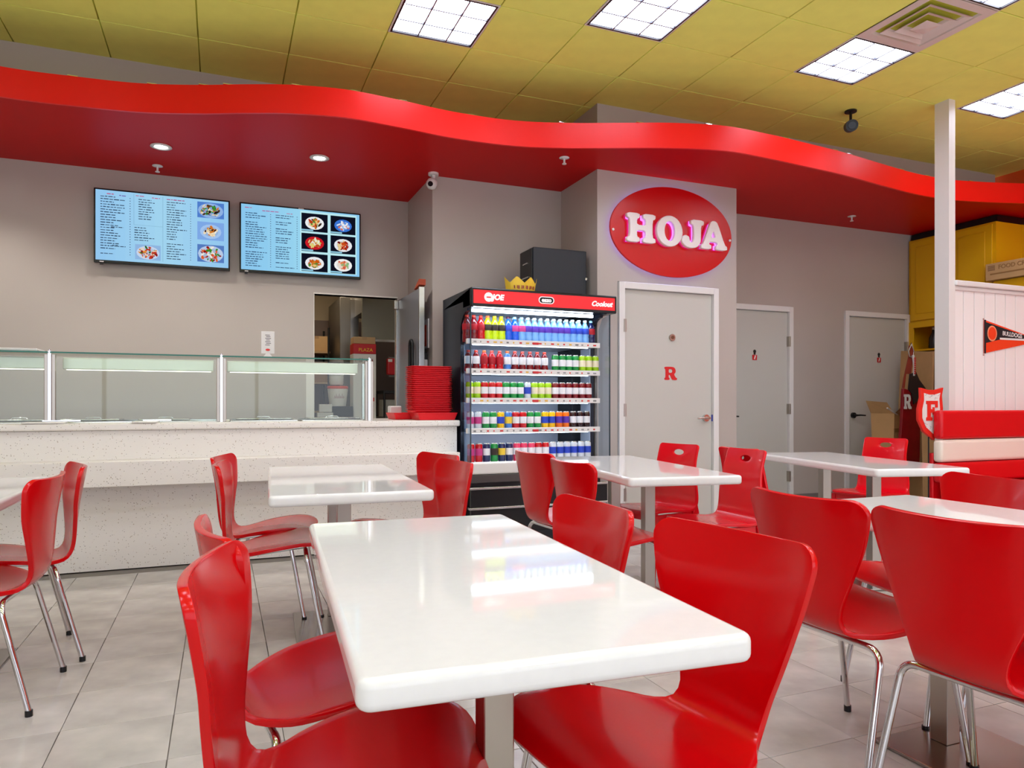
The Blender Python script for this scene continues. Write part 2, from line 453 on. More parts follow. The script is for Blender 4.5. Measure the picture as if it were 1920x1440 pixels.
# doors
def door(name, x0, x1, y, hinge, frame_x0=None):
    """x0,x1 = leaf edges; frame .055 wide"""
    d = empty(name, (0, 0, 0), kind='structure'); H = 2.10; fw = 0.055
    fx0 = frame_x0 if frame_x0 is not None else x0 - fw
    mb = MB()
    if frame_x0 is None: mb.box(x0-fw, x0, y-.022, y+.10, 0, H+fw)
    mb.box(x1, x1+fw, y-.022, y+.10, 0, H+fw); mb.box(x0 if frame_x0 is None else fx0, x1, y-.022, y+.10, H, H+fw)
    mb.build('door_frame', M_TRIMW, d, bevel=.003)
    lf = MB().box(x0+.003, x1-.003, y+.012, y+.055, .008, H-.003).build('door_leaf', M_DOOR, d, bevel=.002)
    hx = x0 - .001 if hinge == 'l' else x1 + .001
    for z in (1.78, 1.05, .32):
        MB().box(hx-.012, hx+.012, y-.026, y+.013, z-.055, z+.055).cyl((hx, y-.022, z-.055), .008, .11, 8).build('hinge', M_STEEL, d)
    kx = x1 - .075 if hinge == 'l' else x0 + .085
    s = -1 if hinge == 'l' else 1
    hd = MB().cyl((kx, y-.014, .975), .032, .026, 20, 'y').cyl((kx, y-.055, .975), .012, .045, 12, 'y')
    hd.tube([(kx, y-.05, .975), (kx+s*.05, y-.055, .977), (kx+s*.125, y-.052, .973)], .010, 10, True, .008)
    hd.build('door_handle', M_STEELL if hinge == 'l' else M_DARK, d)
    return d
d1 = door('door_1', 3.22, 4.155, YS, 'l')
pv = MB().cyl((3.72, YS-.004, 1.695), .030, .018, 20, 'y').build('peephole', M_STEEL, d1)
MB().cyl((3.72, YS-.008, 1.695), .016, .006, 16, 'y').build('peephole_lens', mat('bronze', (120, 100, 80), .3, .8), d1)
box_obj('latch_strip', mat('blue_label', (40, 60, 170), .5), (4.150, 4.1555, YS-.003, YS+.011, .945, 1.005), d1)
d2 = door('door_2', 4.78, 5.70, YR, 'r'); 
d3 = door('door_3', 6.565, 7.475, YR, 'r')
# slab letters -------------------------------------------------------
def chaikin(poly, it=2, q=.25):
    for _ in range(it):
        o = []
        for i in range(len(poly)):
            a = poly[i]; b = poly[(i+1) % len(poly)]
            o += [(a[0]*(1-q)+b[0]*q, a[1]*(1-q)+b[1]*q), (a[0]*q+b[0]*(1-q), a[1]*q+b[1]*(1-q))]
        poly = o
    return poly
LET = {
 'H': [[(0,0),(.42,0),(.42,.16),(.33,.2),(.33,.42),(.62,.42),(.62,.2),(.53,.16),(.53,0),(.95,0),(.95,.16),(.85,.2),(.85,.8),(.95,.84),(.95,1),(.53,1),(.53,.84),(.62,.8),(.62,.6),(.33,.6),(.33,.8),(.42,.84),(.42,1),(0,1),(0,.84),(.1,.8),(.1,.2),(0,.16)]],
 'J': [[(.30,1),(.30,.84),(.40,.80),(.40,.34),(.36,.2),(.29,.18),(.26,.26),(.24,.38),(.12,.44),(.01,.36),(.0,.18),(.12,.02),(.32,-.03),(.52,.03),(.63,.2),(.64,.42),(.64,.80),(.74,.84),(.74,1)]],
 'A': [[(0,0),(.40,0),(.40,.15),(.31,.18),(.345,.27),(.62,.27),(.66,.18),(.58,.15),(.58,0),(1.03,0),(1.03,.15),(.94,.19),(.66,.95),(.56,1.03),(.43,1.03),(.36,.95),(.09,.19),(0,.15)],
       [(.40,.43),(.49,.70),(.575,.43)]],
 'R': [[(0,0),(.40,0),(.40,.16),(.33,.18),(.33,.38),(.42,.38),(.56,.06),(.66,0),(.98,0),(.98,.16),(.88,.18),(.74,.44),(.86,.56),(.88,.72),(.82,.9),(.66,1),(0,1),(0,.84),(.08,.82),(.08,.18),(0,.16)],
       [(.33,.54),(.33,.82),(.54,.82),(.61,.74),(.61,.62),(.54,.54)]],
 'P': [[(0,0),(.45,0),(.45,.16),(.33,.18),(.33,.40),(.46,.40),(.46,.30),(.60,.30),(.60,.68),(.46,.68),(.46,.58),(.33,.58),(.33,.82),(.66,.82),(.66,.66),(.84,.66),(.84,1),(0,1),(0,.84),(.08,.82),(.08,.18),(0,.16)]],
}
def ell(cx, cy, a, b, n=32): return [(cx + a*math.cos(2*PI*k/n), cy + b*math.sin(2*PI*k/n)) for k in range(n)]
LET['O'] = [ell(.5, .5, .52, .54), ell(.5, .5, .21, .34)]
def letter(ch, h, depth, m, parent, fr, name='letter', soft=1, bev=.004, wx=1.0):
    """letter as a real solid, filled from curves; fr = matrix placing the local xy plane"""
    cu = bpy.data.curves.new(name, 'CURVE'); cu.dimensions = '2D'; cu.fill_mode = 'BOTH'; cu.extrude = depth/2; cu.bevel_depth = bev; cu.bevel_resolution = 2; cu.offset = -bev if bev else 0
    for poly in LET[ch]:
        p = chaikin(poly, soft, .22) if (soft and ch != 'O') else poly
        sp = cu.splines.new('POLY'); sp.points.add(len(p)-1); sp.use_cyclic_u = True
        for q, (u, v) in zip(sp.points, p): q.co = (u*h*wx, v*h, 0, 1)
    t = bpy.data.objects.new(name, cu); COL.objects.link(t)
    dg = bpy.context.evaluated_depsgraph_get(); me = bpy.data.meshes.new_from_object(t.evaluated_get(dg)); bpy.data.objects.remove(t)
    me.materials.clear(); me.materials.append(m)
    o = bpy.data.objects.new(name, me); COL.objects.link(o); o.parent = parent; o.matrix_local = fr
    return o
def wallfr(x, y, z): return Matrix.Translation((x, y, z)) @ Matrix.Rotation(PI/2, 4, 'X')
M_REDINK = mat('red_vinyl', (214, 30, 34), .4)
rl = letter('R', .118, .002, M_REDINK, d1, wallfr(3.642, YS+.010, 1.316), 'letter', 1, 0, 1.15); tag(rl, 'red slab letter R on the door')
for d, x, z in ((d2, 5.252, 1.63), (d3, 7.056, 1.645)):
    mb = MB()
    mb.add([(x+.02*math.cos(a*PI/6), YR+.010, z+.032+.02*math.sin(a*PI/6)) for a in range(12)], [tuple(range(12))], (30, 28, 26))
    mb.add([(x+.014*math.cos(a*PI/6), YR+.010, z+.008+.012*math.sin(a*PI/6)) for a in range(12)], [tuple(range(12))], (40, 36, 30))
    mb.add([(x-.03, YR+.009, z-.06), (x+.03, YR+.009, z-.06), (x+.032, YR+.009, z-.005), (x-.032, YR+.009, z-.005)], [(0,1,2,3)], (200, 28, 34))
    mb.add([(x-.012, YR+.008, z-.05), (x+.004, YR+.008, z-.05), (x+.016, YR+.008, z-.01), (x+.002, YR+.008, z-.012)], [(0,1,2,3)], (240, 232, 228))
    mb.build('restroom_sticker', M_INK, d)

# baseboards
M_BASE = mat('grey_vinyl_base', (120, 116, 112), .5)
S('baseboard_restroom', M_BASE, [(5.76, 6.505, YR-.008, YR, 0, .12), (4.44, 4.72, YR-.008, YR, 0, .12)])
S('baseboard_sign', M_BASE, [(4.215, 4.42, YS-.008, YS, 0, .12)])

# white post and beadboard half wall
S('trim_2', M_TRIMW, [(5.645, 5.72, 4.16, 4.29, 0, CEIL)])
kw = S('wall_half', M_TRIMW, [(5.72, 8.1, 4.20, 4.27, 0, 2.09)])
x = 5.722
while x < 8.05:
    MB().box(x+.003, x+.131, 4.185, 4.200, 0.02, 2.09).build('plank', M_BEAD, kw, bevel=.004, seg=2); x += .1345
tag(MB().box(5.715, 8.1, 4.14, 4.30, 2.10, 2.145).box(5.722, 8.1, 4.165, 4.195, 2.065, 2.10).build('cap_rail', M_TRIMW, kw, bevel=.008), kind='structure')

# ================================================================== KITCHEN beyond the doorway
M_KW = mat('kitchen_beige_wall', (190, 172, 140), .6)
M_KT = mat('kitchen_brown_tile', (128, 106, 92), .4)
S('wall_kitchen', M_KW, [(-.2, 2.6, 9.2, 9.3, 0, 2.7), (-.3, -.2, YB+.1, 9.3, 0, 2.7), (2.5, 2.6, YB+.1, 9.2, 0, 2.7)])
S('ceiling_kitchen', M_KW, [(-.3, 2.6, YB+.1, 9.3, 2.7, 2.78)])
S('wall_kitchen_tile', M_KT, [(-.2, 2.5, 9.185, 9.2, 0, 2.15)])
S('trim_3', M_OFFW, [(DX0-.006, DX0+.0, YB-.012, YB+.1, 0, DH), (DX0-.006, DX1+.004, YB-.012, YB+.1, DH, DH+.012)])
S('trim_4', M_OFFW, [(DX0-.075, DX0-.007, YB-.01, YB, 0.3, 1.42)])
kl = empty('added_kitchen_light', (1.0, 7.9, 2.69), 0, 'added flat lamp on the kitchen ceiling, unseen from the seats, brightening the kitchen', 'ceiling light')  # unseen lamp added to brighten the kitchen behind the doorway
MB().box(-.3, .3, -.15, .15, -.03, 0).build('housing', M_TRIMW, kl); MB().box(-.28, .28, -.13, .13, -.034, -.031).build('diffuser', emat('added_kitchen_lamp', (255, 238, 212), 16), kl)

# steel reach-in fridge and hanging panel
kf = empty('steel_cabinet', (1.225, 8.1, 0), 0, 'tall dull steel cabinet standing inside the kitchen doorway', 'steel cabinet')
box_obj('body', M_GREYK, (0, .21, 0, .9, 0, 2.30), kf, .005); box_obj('door_panel', M_STEELL, (.11, .205, -.025, -.002, .1, 2.28), kf, .006)
hp = empty('steel_hood', (1.385, 7.62, 1.78), 0, 'grey-green steel hood panel hanging inside the kitchen doorway', 'hood')
box_obj('panel', mat('olive_grey_steel', (122, 117, 100), .45, .3), (0, .40, 0, .05, 0, .45), hp, .004); box_obj('lip', M_STEELL, (-.003, .403, -.012, .0, -.012, .014), hp, .002)
MB().box(0, .4, .05, .6, .3, .9).build('duct', M_GREYK, hp)
ks = empty('kitchen_shelf', (.45, 8.6, 0), 0, 'dark wire shelf rack at the back left of the kitchen', 'shelf')
for z in (1.02, 1.36, 1.72): box_obj('shelf_board', mat('tan_shelf', (196, 164, 122), .6), (0, .74, 0, .45, z-.02, z), ks)
for xx in (.01, .71):
    for yy in (.0, .43): MB().cyl((xx+.01, yy, 0), .012, 2.0, 8).build('upright', M_DARK, ks)
def carton(name, x0, x1, y0, y1, z0, z1, label, m=M_CARD, tape=True, cat='box', group=None, rz=0):
    c = empty(name, ((x0+x1)/2, (y0+y1)/2, z0), rz, label, cat, group)
    w_, d_, h_ = (x1-x0)/2, (y1-y0)/2, z1-z0
    box_obj('body', m, (-w_, w_, -d_, d_, 0, h_), c, .004, 1)
    if tape: box_obj('tape', mat('brown_tape', (176, 138, 92), .4), (-.025, .025, -d_-.001, d_+.001, h_-.03, h_+.001), c)
    return c
carton('carton', .90, 1.17, 8.62, 8.95, 1.722, 1.90, 'pale cardboard carton on the top shelf inside the kitchen')
carton('carton', .76, 1.17, 8.62, 8.95, 1.362, 1.60, 'low brown carton on the middle shelf inside the kitchen', M_CARDD)
# stack of boxes on a steel bench
kb = empty('steel_bench', (.50, 7.45, 0), 0, 'steel work bench just inside the kitchen doorway', 'bench')
box_obj('bench_top', M_STEELL, (0, 1.10, 0, .6, .90, .93), kb, .004)
for xx in (.03, 1.06):
    for yy in (.03, .57): MB().cyl((xx, yy, 0), .02, .90, 10).build('leg', M_STEEL, kb)
box_obj('shelf_board', M_GREYK, (.02, 1.08, .02, .58, .25, .27), kb)
wb = empty('white_box', (1.40, 7.66, .931), 0, 'tall white printed carton on the kitchen bench, below the red box', 'box')
box_obj('body', M_OFFW, (-.12, .12, -.1, .1, 0, .70), wb, .003)
mb = MB()
for k in range(9): mb.add([(-.1+k*.022, -.1015, .62+random.uniform(-.01,.01)), (-.1+k*.022+.012, -.1015, .62), (-.1+k*.022+.010, -.1015, .64+random.uniform(-.01,.02)), (-.1+k*.022, -.1015, .645)], [(0,1,2,3)], random.choice([(150,40,50),(120,120,120)]))
mb.add([(.06,-.1015,.2),(.1,-.1015,.2),(.1,-.1015,.24),(.06,-.1015,.24)], [(0,1,2,3)], (200,30,30)); mb.build('print', M_INK, wb)
rb = empty('red_box', (1.40, 7.66, 1.632), 0, 'red and yellow printed food box stacked on a white carton in the kitchen', 'box')
box_obj('body', mat('red_printed_card', (196, 22, 28), .5), (-.12, .12, -.1, .1, 0, .105), rb, .003)
text_obj('lettering', 'PLAZA', .05, mat('yellow_print', (240, 200, 40), .5), rb, (.01, -.1015, .04))
carton('carton', 1.285, 1.515, 7.57, 7.75, 1.738, 1.81, 'flat cardboard carton on top of the red and yellow box in the kitchen', mat('tan_card', (190, 152, 108), .8))
wk = empty('white_canister', (1.115, 7.62, 1.302), 0, 'white plastic canister with lid on top of the white tub in the kitchen', 'canister')
MB().lathe([(.068, 0), (.074, .02), (.076, .09), (.07, .098)]).build('body', M_OFFW, wk); MB().lathe([(.078, .098), (.078, .115), (.05, .122), (0, .123)]).build('lid', M_TRIMW, wk)
tb = empty('white_tub', (1.13, 7.62, 1.08), 0, 'white plastic tub with orange rim and red scribbled writing in the kitchen', 'tub')
MB().lathe([(.085, 0), (.105, .18), (.1, .182)]).build('body', M_OFFW, tb); MB().lathe([(.106, .182), (.11, .2), (.1, .21), (0, .212)]).build('lid', mat('orange_red_lid', (232, 74, 36), .4), tb)
wd = MB()
for k in range(7): wd.tube([(-.05+.015*k, -.105, .08), (-.045+.015*k, -.107, .11+.02*(k % 2)), (-.038+.015*k, -.105, .085)], .0016, 5)
wd.build('scribble', mat('maroon_marker', (150, 50, 80), .5), tb)
box_obj('bin_stand', M_DARK, (1.0, 1.27, 7.5, 7.75, .931, 1.078), None); tag(bpy.data.objects['bin_stand'], 'black bin under the white tub on the kitchen bench', 'bin')
MB().box(.92, 1.05, 7.46, 7.495, 1.02, 1.10).box(.90, 1.06, 7.45, 7.5, .935, 1.015).build('white_container', M_OFFW, bevel=.004); tag(bpy.data.objects['white_container'], 'low white container beside the black bin on the kitchen bench', 'container')
sd = empty('soap_dispenser', (1.62, 9.1, 1.55), 0, 'red dispenser on the far kitchen wall', 'dispenser')
sd.location = (1.72, 7.72, 1.5)
box_obj('body', mat('red_dispenser', (196, 24, 30), .35), (-.05, .05, -.04, .04, -.08, .10), sd, .015); box_obj('label_panel', M_OFFW, (-.045, .0, -.043, -.04, .06, .09), sd); box_obj('bracket', M_GREYK, (-.02, .12, .04, .06, -.1, .12), sd)
kt = empty('utility_cart', (1.75, 7.8, 0), 0, 'grey utility cart with bins at the right of the kitchen doorway', 'cart')
for z in (.55, .93, 1.22): box_obj('tray', M_GREYK if z < 1 else M_DARK, (-.12, .3, -.1, .35, z, z+.03), kt)
for xx, yy in ((-.11, -.09), (.29, -.09), (-.11, .34), (.29, .34)): MB().cyl((xx, yy, 0), .012, 1.24, 8).build('upright', M_DARK, kt)
carton('grey_bin', 1.63, 1.80, 7.74, 7.95, .962, 1.15, 'grey plastic bin on the kitchen cart', mat('grey_bin', (150, 148, 140), .5), False, 'bin')

# open kitchen door leaf, against the short wall
kd = empty('door_4', (1.612, YB-.01, 0), 0, kind='structure'); 
M_BLUEG = mat('blue_grey_steel', (150, 154, 162), .32, .55)
box_obj('door_leaf', M_BLUEG, (-.02, .02, -.86, 0, .02, 2.11), kd, .003)
box_obj('edge_trim', M_STEELL, (-.024, .024, -.885, -.861, .02, 2.12), kd, .002)
box_obj('hinge_post', M_STEELL, (-.035, -.021, -.06, -.03, .02, 2.02), kd, .002)
MB().box(-.06, -.02, -.09, -.02, 2.02, 2.11).build('closer', M_STEELL, kd, bevel=.006)
pts = []
for a in range(0, 181, 20): pts.append((-.05, -.70-.05*math.cos(math.radians(a)), 1.62+.05*math.sin(math.radians(a))))
MB().tube([(-.05, -.75, 1.12)] + pts + [(-.05, -.65, 1.12)], .014, 8).build('pull_handle', M_BLACKP, kd)
wg = MB().prism([(0, 0), (.012, 0), (.012, .055), (0, .055)], -.13, 0, lambda u, v, t: (u, t, v)); 
ww = MB().add([(-.03,-.02,0),(.03,-.02,0),(.03,.16,-.02),(-.03,.16,-.02),(-.03,-.02,.05),(.03,-.02,.05)], [(0,1,5,4),(0,3,2,1),(4,5,2,3),(0,4,3),(1,2,5)]).build('door_wedge', mat('orange_brown_wood', (178, 74, 40), .6), loc=(1.612, 6.04, 2.135)); tag(ww, 'orange-brown wooden wedge resting on top of the open kitchen door', 'wedge')
# small notice on the short wall
wn = empty('wall_notice', (1.705, 6.22, 1.73), 0, 'narrow red and white notice on the short wall beside the open door', 'notice')
box_obj('board', M_TRIMW, (-.012, 0, -.09, .09, -.13, .13), wn, .003); box_obj('red_panel', mat('orange_red_print', (214, 62, 34), .5), (-.0135, -.012, -.035, .035, -.11, .08), wn)
dsp = empty('wall_dispenser', (1.705, 6.22, 1.44), 0, 'small white dispenser on the short wall below the red notice', 'dispenser')
box_obj('body', M_TRIMW, (-.05, 0, -.045, .045, -.11, .06), dsp, .01); box_obj('mount', M_BLACKP, (-.03, 0, -.03, .03, .06, .12), dsp, .004)

# ================================================================== SERVICE COUNTER
ct = empty('service_counter', (0, 5.38, 0), 0, 'long speckled white stone service counter below the menu screens', 'counter')
xl, xr = -3.9, 1.735
MB().box(xl, xr-.015, 0, .08, .004, .925).box(xr-.08, xr-.015, .08, .62, .004, .925).build('front_panel', M_QTZ, ct)
MB().box(xl, xr-.10, .09, .7, 0, .05).build('plinth', M_GREYK, ct)
MB().box(xl, xr-.06, -.22, .001, .575, .735).build('tray_ledge', M_QTZ, ct, bevel=.003)
MB().box(xl, xr, -.045, .17, .928, .975).box(1.12, xr, .17, .66, .928, .975).box(1.12, 1.69, .66, .95, .928, .975).box(xl, 1.12, .80, .95, .928, .975).build('countertop', M_QTZ, ct, bevel=.012, seg=3)
# food wells
pan_x = [(-1.95, -1.05), (-.97, -.50), (-.47, .0), (.06, .53), (.56, 1.06)]
MB().box(xl, 1.12, .17, .80, .86, .90).build('well_bed', M_STEEL, ct)
rimm = MB()
for a, b in pan_x:
    rimm.box(a, b, .17, .20, .962, .982).box(a, b, .77, .80, .962, .982).box(a, a+.02, .20, .77, .962, .982).box(b-.02, b, .20, .77, .962, .982)
rimm.build('well_rim', M_STEELL, ct, bevel=.003)
lids = [(-1.75, .30, .5), (-1.3, .5, .4), (-.85, .5, .36), (-.38, .45, .34), (.3, .45, .4), (.82, .45, .4)]
for k, (x, y, w_) in enumerate(lids):
    p = empty('food_pan', (x, 5.38+y, .984), 0, '%s shallow steel food pan lid from the left, lying on the counter wells' % ORD[k], 'pan lid', 'pan lids on the counter')
    MB().box(-w_/2, w_/2, -.14, .14, 0, .012).build('lid', M_STEELL, p, bevel=.005); MB().tube([(-.05, 0, .012), (-.04, 0, .022), (.04, 0, .022), (.05, 0, .012)], .004, 6).build('handle', M_CHROME, p)
M_PLWHITE = mat('white_melamine', (244, 242, 236), .3)
for k, (x, y, rz, wd_) in enumerate([(-1.055, 5.385, .04, .23), (-.475, 5.375, -.03, .15)]):
    p = empty('serving_board', (x, y, .976), rz, ['longer thin white serving board on the counter edge below the left guard post', 'shorter thin white serving board on the counter edge between the guard posts'][k], 'board', 'white boards on the counter')
    MB().box(-wd_/2, wd_/2, -.055, .11, 0, .010).build('board', M_PLWHITE, p, bevel=.004); MB().box(-.02, wd_/2+.08, .06, .09, .011, .02).build('utensil', M_CHROME, p)
# sneeze guard
M_GLS = glass('pale_green_glass', (247, 252, 249)); M_GEDGE = mat('green_glass_edge', (20, 110, 92), .1)
sg = empty('sneeze_guard', (0, 5.50, .975), 0, 'glass and steel sneeze guard standing on the service counter', 'sneeze guard')
posts = [-2.08, -1.045, 0.0, 1.05]
for k, px in enumerate(posts):
    for sx in (-.030, .012):
        MB().box(px+sx, px+sx+.020, -.012, .02, 0, .455).build('post', M_STEEL, sg, bevel=.002)
    MB().box(px-.008, px+.010, -.022, -.006, 0, .475).build('post_channel', M_CHROME, sg)
    MB().cyl((px, -.014, .475), .006, .01, 8).build('post_cap', M_CHROME, sg)
for a, b in zip(posts[:-1], posts[1:]):
    MB().box(a+.034, b-.034, -.004, .002, .008, .44).build('front_pane', M_GLS, sg)
    MB().box(a+.006, b-.006, -.03, .40, .462, .470).build('top_pane', M_GLS, sg)
    MB().box(a+.006, b-.006, -.034, -.030, .461, .471).build('top_pane_edge', M_GEDGE, sg)
MB().box(1.075, 1.081, .0, .40, .008, .45).build('side_pane', M_GLS, sg)
MB().box(1.064, 1.096, .36, .395, 0, .455).build('post', M_STEELL, sg, bevel=.002)
for a, b in zip(posts[:-1], posts[1:]):
    lb = MB().box(a+.04, b-.05, .18, .24, .365, .445).build('light_bar', mat('pale_satin_aluminium', (232, 232, 214), .35, .45), sg, bevel=.006)
    MB().box(a+.06, b-.07, .195, .225, .361, .364).build('lamp', emat('warm_counter_lamp', (255, 250, 235), 3.0), lb)
# tent sign on the glass
ts = empty('table_sign', (.314, 5.50, 1.447), 0, 'small white upright sign card on the sneeze guard top glass', 'sign')
box_obj('card', M_TRIMW, (-.046, .046, -.004, .004, .022, .185), ts, .002)
MB().add([(-.03,-.02,0),(.03,-.02,0),(.03,.02,0),(-.03,.02,0),(-.012,-.006,.024),(.012,-.006,.024),(.012,.006,.024),(-.012,.006,.024)], [(0,3,2,1),(4,5,6,7),(0,1,5,4),(1,2,6,5),(2,3,7,6),(3,0,4,7)]).build('stand', M_TRIMW, ts)
mb = MB()
def rect(mb, x0, x1, z0, z1, y, c): mb.add([(x0, y, z0), (x1, y, z0), (x1, y, z1), (x0, y, z1)], [(0, 1, 2, 3)], c)
for k in range(7):
    z = .155 - k*.012
    rect(mb, -.018+.006*(k % 2), .014+.004*(k % 3), z, z+.005, -.0048, (110, 106, 104)); 
mb.add([(.016*math.cos(a*PI/8), -.0048, .05+.009*math.sin(a*PI/8)) for a in range(16)], [tuple(range(16))], (222, 50, 44)); mb.build('print', M_INK, ts)
# stacked plate edges at far left on glass
pl = empty('plastic_lid', (-1.27, 5.60, 1.447), 0, 'shallow clear-white tray lid on the sneeze guard glass at the left edge', 'tray lid')
MB().box(-.25, .16, -.12, .12, 0, .018).build('lid', mat('frosted_plastic', (226, 228, 228), .3), pl, bevel=.008)

# trays
def make_tray():
    t = empty('serving_tray', (0, 0, 0))
    L, W, rim = .335, .235, .017
    mb = MB()
    def rr(a, b, z, r=.03, n=4):
        out = []
        for cx, cy, s in ((a-r, b-r, 0), (-a+r, b-r, 1), (-a+r, -b+r, 2), (a-r, -b+r, 3)):
            for k in range(n+1):
                an = (s + k/n)*PI/2; out.append((cx+r*math.cos(an), cy+r*math.sin(an), z))
        return out
    rings = [rr(L/2-.016, W/2-.016, 0), rr(L/2-.010, W/2-.010, rim-.006), rr(L/2-.001, W/2-.001, rim-.006), rr(L/2, W/2, rim-.003), rr(L/2, W/2, rim), rr(L/2-.007, W/2-.007, rim), rr(L/2-.017, W/2-.017, .003)]
    n_ = len(rings[0]); vs = [p for r_ in rings for p in r_]; fs = []
    for i in range(len(rings)-1):
        for k in range(n_): fs.append((i*n_+k, i*n_+(k+1) % n_, (i+1)*n_+(k+1) % n_, (i+1)*n_+k))
    fs.append(tuple(reversed(range(n_)))); fs.append(tuple(range(6*n_, 7*n_)))
    mb.add(vs, fs); mb.build('tray', M_TRAY, t)
    return t
tr0 = make_tray(); index_children()
NT = 24
for k in range(NT):
    o = tr0 if k == 0 else copy_tree(tr0)
    o.location = (1.545 + random.uniform(-.003, .003), 5.575 + random.uniform(-.003, .003), 1.035 + k*.0152); o.rotation_euler = (0, 0, random.uniform(-.012, .012))
    lab = 'red plastic tray in the tall stack on the counter end, ' + ('topmost' if k == NT-1 else 'lowest' if k == 0 else '%s from the bottom' % ORD[k])
    tag(o, lab, 'tray', 'stacked red trays')
for k, (x, y, z, l) in enumerate([(1.575, 5.55, .976, 'deep red plastic tray directly under the tall tray stack'), (1.44, 5.66, .976, 'deep red plastic tray lying left of and behind the tray stack')]):
    t = empty('serving_tray', (x, y, z), [0, .05][k], l, 'tray', 'red base trays')
    L, W, h = (.325, .29, .058) if k == 0 else (.30, .26, .055)
    if k == 1: t.location = (1.435, 5.84, z)
    mb = MB(); a, b = L/2, W/2
    vs = []
    for (sa, z_) in ((-.02, 0), (0, h), (-.008, h), (-.026, .006)):
        vs += [(a+sa, b+sa, z_), (-a-sa, b+sa, z_), (-a-sa, -b-sa, z_), (a+sa, -b-sa, z_)]
    fs = [(0,1,2,3), (12,13,14,15)]
    for i in range(3):
        for q in range(4): fs.append((4*i+q, 4*i+(q+1) % 4, 4*i+4+(q+1) % 4, 4*i+4+q))
    mb.add(vs, fs); mb.build('tray', M_TRAY, t, bevel=.004)
nb = empty('napkin_stack', (1.36, 5.98, .976), 0, 'small white napkin stack behind the red trays', 'napkins'); box_obj('napkins', M_TRIMW, (-.05, .05, -.05, .05, 0, .11), nb, .01)

